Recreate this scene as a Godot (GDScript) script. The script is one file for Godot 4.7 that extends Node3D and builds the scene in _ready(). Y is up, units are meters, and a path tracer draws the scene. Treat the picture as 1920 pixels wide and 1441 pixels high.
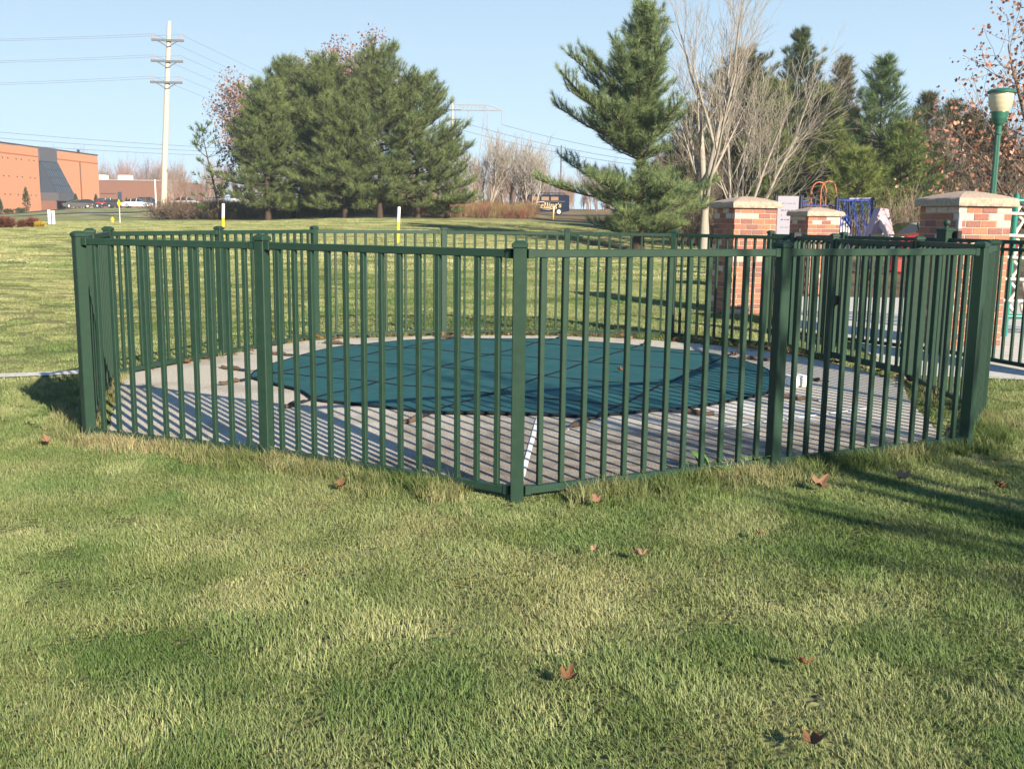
extends Node3D
# A fenced wading pool under its winter cover, on a lawn beside an office park, in low November sun.
# Metres, y up; the viewer stands near the origin and looks along -z. pol(u, d): d metres ahead, u metres sideways per metre ahead.

const SUN_DIR := Vector3(0.5, 0.4, 0.77)          # towards the sun
var rng := RandomNumberGenerator.new()
var taken := {}
var M := {}
var noise_a := FastNoiseLite.new()
var noise_b := FastNoiseLite.new()
var noise_c := FastNoiseLite.new()
var deck_outline := PackedVector2Array()
var court_outline := PackedVector2Array()

# ------------------------------------------------------------------ mesh helper
class Shape:
	var v := PackedVector3Array()
	var n := PackedVector3Array()
	var c := PackedColorArray()
	var ix := PackedInt32Array()
	var col := Color(1, 1, 1)

	func tri(a: Vector3, b: Vector3, d: Vector3, nn := Vector3.ZERO):
		var i := v.size()
		var m := (b - a).cross(d - a).normalized() if nn == Vector3.ZERO else nn
		v.append(a); v.append(b); v.append(d)
		for k in 3:
			n.append(m); c.append(col)
		ix.append(i); ix.append(i + 2); ix.append(i + 1)

	func quad(a: Vector3, b: Vector3, d: Vector3, e: Vector3):
		var i := v.size()
		var m := (b - a).cross(d - a)
		if m.length_squared() < 1e-16:
			m = (d - a).cross(e - a)
		m = m.normalized()
		v.append(a); v.append(b); v.append(d); v.append(e)
		for k in 4:
			n.append(m); c.append(col)
		for k in [0, 2, 1, 0, 3, 2]:
			ix.append(i + k)

	# a box with chamfered edges; xf places its centre
	func box(xf: Transform3D, size: Vector3, ch := 0.0):
		var h := size / 2
		if ch <= 0.0:
			var p := []
			for sx in [-1, 1]:
				for sy in [-1, 1]:
					for sz in [-1, 1]:
						p.append(xf * Vector3(sx * h.x, sy * h.y, sz * h.z))
			quad(p[0], p[1], p[3], p[2]); quad(p[4], p[6], p[7], p[5])
			quad(p[0], p[4], p[5], p[1]); quad(p[2], p[3], p[7], p[6])
			quad(p[0], p[2], p[6], p[4]); quad(p[1], p[5], p[7], p[3])
			return
		var ax := [Vector3.RIGHT, Vector3.UP, Vector3.BACK]
		var corner := func(s: Array, k: int) -> Vector3:   # the corner's point that lies on the face of axis k
			var q := Vector3.ZERO
			for m in 3:
				q += ax[m] * s[m] * (h[m] - (0.0 if m == k else ch))
			return xf * q
		for k in 3:
			var a := (k + 1) % 3
			var b := (k + 2) % 3
			for s in [-1, 1]:
				var f := []
				for t in [[-1, -1], [1, -1], [1, 1], [-1, 1]]:
					var q := [0, 0, 0]
					q[k] = s; q[a] = t[0]; q[b] = t[1]
					f.append(corner.call(q, k))
				if s > 0: quad(f[0], f[1], f[2], f[3])
				else: quad(f[0], f[3], f[2], f[1])
			for sa in [-1, 1]:
				for sb in [-1, 1]:
					var q0 := [0, 0, 0]
					q0[k] = -1; q0[a] = sa; q0[b] = sb
					var q1 := q0.duplicate()
					q1[k] = 1
					var e := [corner.call(q0, a), corner.call(q1, a), corner.call(q1, b), corner.call(q0, b)]
					if sa * sb > 0: quad(e[0], e[3], e[2], e[1])
					else: quad(e[0], e[1], e[2], e[3])
		for sx in [-1, 1]:
			for sy in [-1, 1]:
				for sz in [-1, 1]:
					var s := [sx, sy, sz]
					if sx * sy * sz > 0: tri(corner.call(s, 0), corner.call(s, 1), corner.call(s, 2))
					else: tri(corner.call(s, 0), corner.call(s, 2), corner.call(s, 1))

	func tube(pts: Array, radii: Array, sides := 6, capped := false):
		var first := v.size()
		var count := pts.size()
		var side := Vector3.RIGHT
		for i in count:
			var dir: Vector3 = (pts[mini(i + 1, count - 1)] - pts[maxi(i - 1, 0)]).normalized()
			if i == 0:
				side = dir.cross(Vector3.UP if absf(dir.y) < 0.9 else Vector3.RIGHT).normalized()
			else:
				side = (side - dir * side.dot(dir)).normalized()
			var up := dir.cross(side)
			for k in sides:
				var a := TAU * k / sides
				var m := side * cos(a) + up * sin(a)
				v.append(pts[i] + m * radii[i]); n.append(m); c.append(col)
		for i in count - 1:
			for k in sides:
				var p := first + i * sides + k
				var q := first + i * sides + (k + 1) % sides
				ix.append(p); ix.append(q); ix.append(p + sides)
				ix.append(q); ix.append(q + sides); ix.append(p + sides)
		if capped:
			for i in [0, count - 1]:
				var f: int = first + i * sides
				for k in range(1, sides - 1):
					if i == 0: tri(v[f], v[f + k + 1], v[f + k])
					else: tri(v[f], v[f + k], v[f + k + 1])

	# profile: [radius, height] pairs from the bottom up, turned round xf's y axis
	func lathe(profile: Array, sides: int, xf := Transform3D.IDENTITY):
		for i in profile.size() - 1:
			var a: Array = profile[i]
			var b: Array = profile[i + 1]
			var slope := Vector2(b[1] - a[1], a[0] - b[0]).normalized()
			var first := v.size()
			for k in sides + 1:
				var t := TAU * k / sides
				var d := Vector3(cos(t), 0, sin(t))
				var m := (xf.basis * (d * slope.x + Vector3.UP * slope.y)).normalized()
				v.append(xf * (d * a[0] + Vector3.UP * a[1])); n.append(m); c.append(col)
				v.append(xf * (d * b[0] + Vector3.UP * b[1])); n.append(m); c.append(col)
			for k in sides:
				var p := first + 2 * k
				ix.append(p); ix.append(p + 2); ix.append(p + 1)
				ix.append(p + 2); ix.append(p + 3); ix.append(p + 1)

	# a flat outline (x, y) given depth along z, centred
	func prism(outline: PackedVector2Array, depth: float, xf := Transform3D.IDENTITY, inset := 0.0):
		var t := Geometry2D.triangulate_polygon(outline)
		var ccw := not Geometry2D.is_polygon_clockwise(outline)
		var mid := Vector2.ZERO
		for p in outline: mid += p / outline.size()
		for s in [-1, 1]:
			for i in range(0, t.size(), 3):
				var q := []
				for k in 3:
					var p: Vector2 = outline[t[i + k]]
					q.append(xf * Vector3(p.x, p.y, s * depth / 2))
				var m: Vector3 = (q[1] - q[0]).cross(q[2] - q[0])
				if m.dot(xf.basis.z * s) > 0: tri(q[0], q[1], q[2])
				else: tri(q[0], q[2], q[1])
		for i in outline.size():
			var a: Vector2 = outline[i]
			var b: Vector2 = outline[(i + 1) % outline.size()]
			var p := [xf * Vector3(a.x, a.y, depth / 2), xf * Vector3(a.x, a.y, -depth / 2), xf * Vector3(b.x, b.y, -depth / 2), xf * Vector3(b.x, b.y, depth / 2)]
			if ccw: quad(p[0], p[1], p[2], p[3])
			else: quad(p[0], p[3], p[2], p[1])

	func mesh(m: Material) -> ArrayMesh:
		for i in range(0, ix.size(), 3):        # every face turns its front the way its normals point
			var p := ix[i]
			var q := ix[i + 1]
			var r := ix[i + 2]
			if (v[q] - v[p]).cross(v[r] - v[p]).dot(n[p] + n[q] + n[r]) > 0.0:
				ix[i + 1] = r
				ix[i + 2] = q
		var a := []
		a.resize(Mesh.ARRAY_MAX)
		a[Mesh.ARRAY_VERTEX] = v; a[Mesh.ARRAY_NORMAL] = n; a[Mesh.ARRAY_COLOR] = c; a[Mesh.ARRAY_INDEX] = ix
		var out := ArrayMesh.new()
		out.add_surface_from_arrays(Mesh.PRIMITIVE_TRIANGLES, a)
		out.surface_set_material(0, m)
		return out

# ------------------------------------------------------------------ naming
func numbered(parent: Node, called: String) -> String:
	var key := str(parent.get_instance_id()) + called
	taken[key] = taken.get(key, -1) + 1
	return called if taken[key] == 0 else "%s_%03d" % [called, taken[key]]

func put(called: String, mesh: Mesh, parent: Node, xf := Transform3D.IDENTITY) -> MeshInstance3D:
	var o := MeshInstance3D.new()
	o.name = numbered(parent, called)
	o.mesh = mesh
	o.transform = xf
	parent.add_child(o, true)
	return o

func part(called: String, s: Shape, m: Material, parent: Node) -> MeshInstance3D:
	return put(called, s.mesh(m), parent)

func tag(o: Node, label: String, category: String, group := "", kind := "") -> Node:
	o.set_meta("label", label)
	if category: o.set_meta("category", category)
	if group: o.set_meta("group", group)
	if kind: o.set_meta("kind", kind)
	return o

func thing(called: String, label: String, category: String, at := Vector3.ZERO, turn := 0.0, group := "") -> Node3D:
	var o := Node3D.new()
	o.name = numbered(self, called)
	add_child(o, true)
	o.position = at
	o.rotation.y = turn
	return tag(o, label, category, group)

func copies(called: String, mesh: Mesh, xfs: Array, cols: Array, parent: Node) -> MultiMeshInstance3D:
	var mm := MultiMesh.new()
	mm.transform_format = MultiMesh.TRANSFORM_3D
	mm.use_colors = true
	mm.mesh = mesh
	mm.instance_count = xfs.size()
	for i in xfs.size():
		mm.set_instance_transform(i, xfs[i])
		mm.set_instance_color(i, cols[i])
	var o := MultiMeshInstance3D.new()
	o.set_meta("kind", "stuff")
	o.name = numbered(parent, called)
	o.multimesh = mm
	parent.add_child(o, true)
	return o

# ------------------------------------------------------------------ materials (colours in linear values)
func paint(r: float, g: float, b: float, rough := 0.7, metal := 0.0) -> StandardMaterial3D:
	var m := StandardMaterial3D.new()
	m.albedo_color = Color(r, g, b).linear_to_srgb()
	m.roughness = rough
	m.metallic = metal
	if rough >= 0.75: m.metallic_specular = 0.2
	return m

func tinted(rough := 0.8) -> StandardMaterial3D:
	var m := StandardMaterial3D.new()
	m.vertex_color_use_as_albedo = true
	m.roughness = rough
	m.metallic_specular = 0.25
	return m

func noise_tex(freq: float, seed_: int, stops: Array, size := 512, octaves := 4, kind := FastNoiseLite.TYPE_SIMPLEX_SMOOTH) -> NoiseTexture2D:
	var nz := FastNoiseLite.new()
	nz.noise_type = kind
	nz.frequency = freq
	nz.seed = seed_
	nz.fractal_octaves = octaves
	var g := Gradient.new()
	var offs := PackedFloat32Array()
	var cols := PackedColorArray()
	for s in stops:
		offs.append(s[0]); cols.append(Color(s[1], s[2], s[3]).linear_to_srgb())
	g.offsets = offs; g.colors = cols
	var t := NoiseTexture2D.new()
	t.width = size; t.height = size
	t.noise = nz; t.seamless = true
	t.color_ramp = g
	return t

func bump_tex(freq: float, seed_: int, octaves := 3) -> NoiseTexture2D:
	return noise_tex(freq, seed_, [[0.0, 0, 0, 0], [1.0, 1, 1, 1]], 512, octaves)

# a material with a computed grain laid on in world space; per = metres that one tile covers
func grained(tex: Texture2D, per: float, rough := 0.8, bump: Texture2D = null, relief := 0.0, tint := false) -> StandardMaterial3D:
	var m := StandardMaterial3D.new()
	m.albedo_texture = tex
	m.uv1_triplanar = true
	m.uv1_world_triplanar = true
	m.uv1_scale = Vector3.ONE / per
	m.roughness = rough
	if rough >= 0.75: m.metallic_specular = 0.2
	m.vertex_color_use_as_albedo = tint
	if bump:
		m.heightmap_enabled = true
		m.heightmap_texture = bump
		m.heightmap_scale = relief
	return m

# ------------------------------------------------------------------ the lie of the land
const PROFILES := [
	[-0.52, [14, 0.0, 62, 0.6, 100, 0.75, 180, 1.0, 240, 2.2]],
	[-0.40, [14, 0.0, 62, 0.82, 85, 0.92, 165, 2.3, 240, 2.7]],
	[-0.27, [14, 0.0, 62, 0.9, 80, 1.05, 130, 2.5, 200, 3.0]],
	[-0.15, [14, 0.0, 40, 0.45, 72, 1.27, 110, 2.65, 160, 3.0]],
	[0.00, [14, 0.0, 40, 0.4, 74, 1.25, 110, 2.2, 160, 3.0]],
	[0.05, [14, 0.0, 40, 0.3, 75, 1.15, 110, 1.7, 160, 3.0]],
	[0.13, [14, 0.0, 48, 0.03, 75, 0.9, 110, 1.8, 160, 3.0]],
	[0.22, [14, 0.0, 52, 0.05, 66, 1.6, 90, 2.9, 160, 3.4]]]

func along(p: Array, d: float) -> float:
	if d <= p[0]: return p[1]
	for i in range(2, p.size(), 2):
		if d <= p[i]:
			return lerpf(p[i - 1], p[i + 1], smoothstep(0.0, 1.0, (d - p[i - 2]) / (p[i] - p[i - 2])) * 0.35 + 0.65 * (d - p[i - 2]) / (p[i] - p[i - 2]))
	return p[p.size() - 1]

func ground_h(x: float, z: float) -> float:
	var d := -z
	if d <= 14.0: return dip(x, z)
	return rise(x, z) + dip(x, z)

# the lawn falls away from the left side of the fenced terrace
func dip(x: float, z: float) -> float:
	if z > -4.4 or z < -24.0 or x > -2.0: return 0.0
	var edge := lerpf(-2.55, -3.30, clampf((-z - 6.0) / 2.3, 0.0, 1.0)) if z > -8.3 else lerpf(-3.30, -2.18, clampf((-z - 8.3) / 2.9, 0.0, 1.0))
	return -0.52 * smoothstep(0.0, 1.8, edge - 0.12 - x) * smoothstep(4.4, 7.2, -z) * (1.0 - smoothstep(10.0, 24.0, -z))

func rise(x: float, z: float) -> float:
	var d := -z
	var u := x / d
	if u <= PROFILES[0][0]: return along(PROFILES[0][1], d)
	for i in range(1, PROFILES.size()):
		if u <= PROFILES[i][0]:
			var t: float = (u - PROFILES[i - 1][0]) / (PROFILES[i][0] - PROFILES[i - 1][0])
			return lerpf(along(PROFILES[i - 1][1], d), along(PROFILES[i][1], d), smoothstep(0.0, 1.0, t))
	return along(PROFILES[PROFILES.size() - 1][1], d)

func pol(u: float, d: float, lift := 0.0) -> Vector3:
	return Vector3(u * d, ground_h(u * d, -d) + lift, -d)

# grass tone at a spot: green, straw and rank green patches, with the mower's passes
func lawn_tone(x: float, z: float) -> Color:
	var a := noise_a.get_noise_2d(x, z)
	var b := noise_b.get_noise_2d(x, z)
	var pass_ := sin((x * 0.22 + z * 1.0) * TAU / 2.6 + 1.5 * noise_c.get_noise_2d(x, z))
	var field := smoothstep(12.0, 30.0, -z + 14.0 * noise_c.get_noise_2d(x * 0.6, z * 0.6))     # the open field behind the pool is mown shorter and has dried more
	var dry := 0.34 + 0.42 * a + 0.42 * b + (0.13 * pass_ + 0.36) * field
	dry = clampf(dry, 0.0, 1.0)
	var green := Color(0.122, 0.190, 0.062)
	var straw := Color(0.375, 0.358, 0.185)
	var rank := Color(0.090, 0.142, 0.045)
	var c := green.lerp(straw, dry)
	return c.lerp(rank, clampf(-0.9 * a - 0.5 * b - 0.05, 0.0, 0.7))

# a strip or patch that lies on the land
func drape(outline: PackedVector2Array, step: float, lift: float, s: Shape):
	var tri := Geometry2D.triangulate_polygon(outline)
	for i in range(0, tri.size(), 3):
		_drape_tri(outline[tri[i]], outline[tri[i + 1]], outline[tri[i + 2]], step, lift, s)

func _drape_tri(a: Vector2, b: Vector2, c: Vector2, step: float, lift: float, s: Shape):
	var la := (b - c).length()
	var lb := (c - a).length()
	var lc := (a - b).length()
	var most := maxf(la, maxf(lb, lc))
	if most > step:
		if most == la:
			var m := (b + c) / 2
			_drape_tri(a, b, m, step, lift, s); _drape_tri(a, m, c, step, lift, s)
		elif most == lb:
			var m := (c + a) / 2
			_drape_tri(a, b, m, step, lift, s); _drape_tri(m, b, c, step, lift, s)
		else:
			var m := (a + b) / 2
			_drape_tri(a, m, c, step, lift, s); _drape_tri(m, b, c, step, lift, s)
		return
	var p := []
	for q in [a, b, c]:
		p.append(Vector3(q.x, ground_h(q.x, q.y) + lift, q.y))
	if (p[1] - p[0]).cross(p[2] - p[0]).y < 0:
		s.tri(p[0], p[2], p[1])
	else:
		s.tri(p[0], p[1], p[2])

func band(pts: Array, width: float) -> PackedVector2Array:
	var l := PackedVector2Array()
	var r := PackedVector2Array()
	for i in pts.size():
		var d: Vector2 = (pts[mini(i + 1, pts.size() - 1)] - pts[maxi(i - 1, 0)]).normalized()
		var m := Vector2(-d.y, d.x) * width / 2
		l.append(pts[i] + m); r.append(pts[i] - m)
	r.reverse()
	l.append_array(r)
	return l

# a frame that stands upright at p with its x axis along dir (flat)
func upright(p: Vector3, dir: Vector3) -> Transform3D:
	var d := Vector3(dir.x, 0, dir.z).normalized()
	return Transform3D(Basis(d, Vector3.UP, d.cross(Vector3.UP)), p)

func v2(x: float, y: float) -> Vector2:
	return Vector2(x, y)

# ------------------------------------------------------------------ plants
func grass_patch(size: float, blades: int, h0: float, h1: float, w: float, seed_: int, lean := 0.6) -> Shape:
	var r := RandomNumberGenerator.new()
	r.seed = seed_
	var s := Shape.new()
	for i in blades:
		var p := Vector3(r.randf_range(-size, size) / 2, -0.006, r.randf_range(-size, size) / 2)
		var a := r.randf() * TAU if r.randf() < 0.5 else r.randfn(0.0, 0.7)
		var out := Vector3(cos(a), 0, sin(a))
		var h := lerpf(h0, h1, r.randf() * r.randf() * 0.7 + r.randf() * 0.3)
		var l := h * lean * r.randf_range(0.2, 1.3)
		var ww := w * r.randf_range(0.6, 1.2)
		var across := Vector3(-out.z, 0, out.x).rotated(Vector3.UP, r.randf_range(-0.7, 0.7)) * ww / 2
		var mid := p + Vector3.UP * h * 0.6 + out * l * 0.35
		var tip := p + Vector3.UP * h + out * l
		var t := r.randf()
		var k := r.randf_range(0.72, 1.25)
		s.col = Color(k, k, k) if t < 0.55 else (Color(1.8, 1.5, 1.5) * k if t < 0.82 else Color(0.55, 0.72, 0.55) * k)
		s.tri(p - across, p + across, mid + across * 0.8)
		s.tri(p - across, mid + across * 0.8, mid - across * 0.8)
		s.tri(mid - across * 0.8, mid + across * 0.8, tip)
	return s

func needle_tuft(needles: int, w: float, spread: float, seed_: int) -> Shape:
	var r := RandomNumberGenerator.new()
	r.seed = seed_
	var s := Shape.new()
	for i in needles:
		var a := r.randf() * TAU
		var e := r.randf_range(0.15, spread)
		var d := Vector3(cos(a) * sin(e), cos(e), sin(a) * sin(e))
		var p := Vector3(0, r.randf_range(-0.25, 0.55), 0)
		var across := d.cross(Vector3(r.randf() - 0.5, r.randf() - 0.5, r.randf() - 0.5)).normalized() * w
		var k := r.randf_range(0.75, 1.2)
		s.col = Color(k, k, k)
		s.tri(p - across, p + across, p + d * r.randf_range(0.55, 1.0))
	return s

func leaf_shape(seed_: int, curl := 0.25) -> Shape:
	var r := RandomNumberGenerator.new()
	r.seed = seed_
	var s := Shape.new()
	var n := 26
	var rim := []
	var bend := r.randf_range(-0.5, 0.5)
	for i in n:
		var a := TAU * i / n
		var lobe := pow(absf(cos(a * 2.5)), 0.7)
		var q := (0.24 + 0.28 * lobe) * r.randf_range(0.85, 1.1) * (1.15 if absf(a - PI) > 2.2 else 1.0)
		var p := Vector2(cos(a), sin(a)) * q
		rim.append(Vector3(p.x, curl * (p.x * p.x * 1.6 + p.y * p.y * (1.2 + bend)) + bend * 0.3 * p.x * p.y + r.randf_range(0.0, 0.04) * curl, p.y))
	var half := []
	for p in rim: half.append(Vector3(p.x * 0.5, p.y * 0.22 + 0.01, p.z * 0.5))
	for i in n:
		var k := (i + 1) % n
		s.tri(Vector3.ZERO, half[k], half[i])
		s.quad(half[i], half[k], rim[k], rim[i])
	s.tube([Vector3(-0.2, 0.03, 0), Vector3(-0.5, 0.06, 0.04), Vector3(-0.72, 0.13, 0.02)], [0.014, 0.012, 0.010], 3)
	return s

# [height share, reach to -x, reach to +x] rows, read at a share and a heading (cosine)
func outline_at(rows: Array, t: float, side: float) -> float:
	for i in range(1, rows.size()):
		if t <= rows[i][0]:
			var k: float = (t - rows[i - 1][0]) / (rows[i][0] - rows[i - 1][0])
			var l := lerpf(rows[i - 1][1], rows[i][1], k)
			var r := lerpf(rows[i - 1][2], rows[i][2], k)
			return lerpf(l, r, side * 0.5 + 0.5) if absf(side) > 0.5 else minf(maxf(l, r), (l + r) * 0.6)
	return 0.2

func conifer(called: String, label: String, base: Vector3, h: float, rad: float, o: Dictionary) -> Node3D:
	rng.seed = o.seed
	var root := thing(called, label, "tree", base, 0.0, o.get("group", ""))
	var wood := Shape.new()
	var clear: float = o.get("clear", 0.08)
	var lean: Vector3 = o.get("lean", Vector3.ZERO)
	var tr: float = o.get("trunk", h * 0.02)
	var axis := func(y: float) -> Vector3:
		return Vector3(0, y, 0) + lean * (y / h) + Vector3(sin(y * 0.9 + o.seed) * 0.05, 0, cos(y * 0.7 + o.seed) * 0.05) * minf(1.0, y)
	var pts := []
	var rr := []
	for i in 13:
		var t := i / 12.0
		pts.append(axis.call(t * h * 0.99) - Vector3(0, 0.2 if i == 0 else 0.0, 0)); rr.append(tr * (1.25 if i == 0 else 1.0) * (1.0 - t * 0.93))
	wood.tube(pts, rr, 8)
	var xfs := []
	var cols := []
	var ts: float = o.get("tuft", 0.34)
	var c0: Color = o.get("dark", Color(0.030, 0.062, 0.022))
	var c1: Color = o.get("lit", Color(0.085, 0.125, 0.035))
	var step: float = o.get("step", 0.26)
	var sp: float = o.get("spacing", 0.55)
	var low: float = o.get("low", 0.02)
	var high: float = o.get("high", 0.85)
	var fill: float = o.get("fill", 1.0)
	var shape: float = o.get("shape", 0.8)
	var tuft_at := func(p: Vector3, d: Vector3, k: float):
		var y := (d + Vector3(0, 0.45, 0) + Vector3(rng.randf() - 0.5, rng.randf() - 0.5, rng.randf() - 0.5) * 0.7).normalized()
		var x := y.cross(Vector3(rng.randf() - 0.5, rng.randf() - 0.5, rng.randf() - 0.5)).normalized()
		xfs.append(Transform3D(Basis(x, y, x.cross(y)).scaled(Vector3.ONE * ts * k * rng.randf_range(0.75, 1.25)), p))
		cols.append(c0.lerp(c1, clampf(rng.randfn(0.5, 0.28), 0.0, 1.0)))
	var y := clear * h
	var bare: float = o.get("gap", -1.0)
	while y < h * 0.97:
		var t := (y - clear * h) / (h * (1.0 - clear))
		var reach := rad * (pow(1.0 - t, shape) * (0.72 + 0.28 * smoothstep(0.0, 0.12, t)) + 0.03) * rng.randf_range(0.72, 1.12)
		var count: int = o.get("ring", 5)
		if bare > 0.0 and absf(y - bare * h) < 0.05 * h: count = 2
		var a0 := rng.randf() * TAU
		for k in count:
			var a := a0 + TAU * k / count + rng.randf_range(-0.35, 0.35)
			var out := Vector3(cos(a), 0, sin(a))
			var l = reach * rng.randf_range(0.62, 1.12) * (1.0 + o.get("lop", 0.0) * cos(a - o.get("lop_at", 0.0)) * (1.0 - t))
			if o.has("outline"):
				l = outline_at(o.outline, y / h, cos(a)) * rng.randf_range(0.45, 1.12)
			if l < 0.12: continue
			var el := lerpf(low, high, t) + rng.randf_range(-0.1, 0.1)
			var sag: float = o.get("sag", 0.12)
			var at := func(q: float) -> Vector3:
				return axis.call(y) + out * l * q * cos(el) + Vector3.UP * l * (q * sin(el) - sag * sin(q * PI * 0.75) * (1.0 - t) + 0.10 * q * q * q)
			var bp := []
			var br := []
			var b0 := clampf(0.016 * l + 0.006, 0.006, tr * 0.5)
			for i in 5:
				bp.append(at.call(i / 4.0)); br.append(b0 * (1.0 - 0.85 * i / 4.0))
			wood.tube(bp, br, 3)
			var q := clampf(o.get("bare", 0.28) * rng.randf_range(0.7, 1.3), 0.0, 0.8) if l > 0.7 else 0.0
			while q < 1.0:
				var p: Vector3 = at.call(q)
				var fwd: Vector3 = (at.call(q + 0.05) - p).normalized()
				for side in [-1, 1]:
					if rng.randf() > fill: continue
					var sd = (fwd * rng.randf_range(0.5, 1.0) + fwd.cross(Vector3.UP) * side * rng.randf_range(0.5, 1.0) + Vector3.UP * rng.randf_range(-0.05, o.get("puff", 0.4))).normalized()
					var sl := minf(l * 0.38, o.get("shoot", 0.95)) * (1.05 - 0.6 * q) * rng.randf_range(0.5, 1.15)
					if sl > 0.25: wood.tube([p, p + sd * sl], [b0 * 0.35 + 0.002, 0.003], 3)
					var m := maxi(1, int(sl / (ts * 0.5)))
					for j in m:
						tuft_at.call(p + sd * sl * (j + 1.0) / m + Vector3.UP * 0.04 * j, sd, 1.0)
				q += step / l
			tuft_at.call(at.call(1.0), out + Vector3.UP * 0.5, 1.1)
		y += sp * rng.randf_range(0.75, 1.25) * (1.0 - 0.45 * t)
	for i in 6:
		tuft_at.call(axis.call(h * (0.93 + 0.012 * i)), Vector3.UP, 0.8)
	part("trunk", wood, o.get("bark", M.pine_bark), root)
	var mesh: Mesh = M[o.get("mesh", "tuft_far")]
	copies("crown", mesh, xfs, cols, root)
	return root

# leafless branches by repeated forking; returns the wood and fills tips with [point, direction]
func branches(h: float, o: Dictionary, tips: Array) -> Shape:
	rng.seed = o.seed
	var s := Shape.new()
	s.col = o.get("col", Color(1, 1, 1))
	var stack := []
	var stems: int = o.get("stems", 1)
	for i in stems:
		var a: float = TAU * i / stems + o.seed + rng.randf_range(-0.5, 0.5)
		var tilt: float = o.get("splay", 0.0) * rng.randf_range(0.5, 1.2)
		var d = (Vector3(cos(a) * sin(tilt), cos(tilt), sin(a) * sin(tilt)) + o.get("lean", Vector3.ZERO)).normalized()
		stack.append([Vector3(cos(a), 0, sin(a)) * o.get("foot", 0.0) - Vector3(0, 0.15, 0), d, h * rng.randf_range(0.45, 0.6), o.get("thick", h * 0.018), 0])
	var most: int = o.get("levels", 4)
	var kids: Array = o.get("kids", [6, 6, 5, 4])
	var minr: float = o.get("minr", 0.005)
	var angle: float = o.get("angle", 0.62)
	while not stack.is_empty():
		var b: Array = stack.pop_back()
		var p: Vector3 = b[0]
		var d: Vector3 = b[1]
		var l: float = b[2]
		var r0: float = b[3]
		var lv: int = b[4]
		var seg := 6 if lv == 0 else (4 if lv < 3 else 2)
		var pts := [p]
		var rr := [r0 * (1.3 if lv == 0 else 1.0)]
		var dirs := [d]
		for i in seg:
			d = (d + Vector3(rng.randf() - 0.5, rng.randf() - 0.5, rng.randf() - 0.5) * o.get("wander", 0.32) + Vector3.UP * o.get("rise", 0.10)).normalized()
			p += d * l / seg
			pts.append(p); dirs.append(d)
			rr.append(maxf(minr, r0 * (1.0 - (0.5 if lv == 0 else 0.75) * (i + 1.0) / seg)))
		s.tube(pts, rr, 7 if lv == 0 else (5 if lv == 1 and r0 > 0.02 else 3))
		if lv + 1 >= most:
			tips.append([p, d])
			continue
		var nk: int = kids[lv]
		var from: float = o.get("from", 0.35) if lv == 0 else 0.2
		var a0 := rng.randf() * TAU
		for k in nk:
			var t := lerpf(from, 1.0, (k + rng.randf()) / nk) if k < nk - 1 else 1.0
			var f := t * seg
			var i := mini(int(f), seg - 1)
			var q: Vector3 = pts[i].lerp(pts[i + 1], f - i)
			var dd: Vector3 = dirs[i]
			var sd := dd.cross(Vector3.UP if absf(dd.y) < 0.95 else Vector3.RIGHT).normalized().rotated(dd, a0 + k * 2.4)
			var an := angle * rng.randf_range(0.6, 1.25) * (0.5 if t == 1.0 else 1.0)
			var cd := (dd * cos(an) + sd * sin(an)).normalized()
			var cr: float = maxf(minr, lerpf(rr[i], rr[i + 1], f - i) * (0.8 if t == 1.0 else 0.55))
			stack.append([q, cd, l * rng.randf_range(0.5, 0.82) * (1.0 - 0.25 * t), cr, lv + 1])
	return s

func bare_tree(called: String, label: String, base: Vector3, h: float, o: Dictionary) -> Node3D:
	var root := thing(called, label, "tree", base, 0.0, o.get("group", ""))
	var tips := []
	var s := branches(h, o, tips)
	part("trunk", s, o.get("bark", M.grey_bark), root)
	if o.has("leaf"):
		var xfs := []
		var cols := []
		var lc: Array = o.leaf
		for t in tips:
			for i in o.get("leaves", 3):
				if rng.randf() > o.get("keep", 1.0): continue
				var p: Vector3 = t[0] + Vector3(rng.randf() - 0.5, rng.randf() - 0.6, rng.randf() - 0.5) * o.get("scatter", 0.35)
				var b := Basis.from_euler(Vector3(rng.randf() * TAU, rng.randf() * TAU, rng.randf() * TAU)).scaled(Vector3.ONE * o.get("leaf_size", 0.16) * rng.randf_range(0.6, 1.3))
				xfs.append(Transform3D(b, p))
				cols.append(lc[rng.randi() % lc.size()] * rng.randf_range(0.7, 1.3))
		copies("crown", M.leaf_mesh, xfs, cols, root)
	return root

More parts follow.
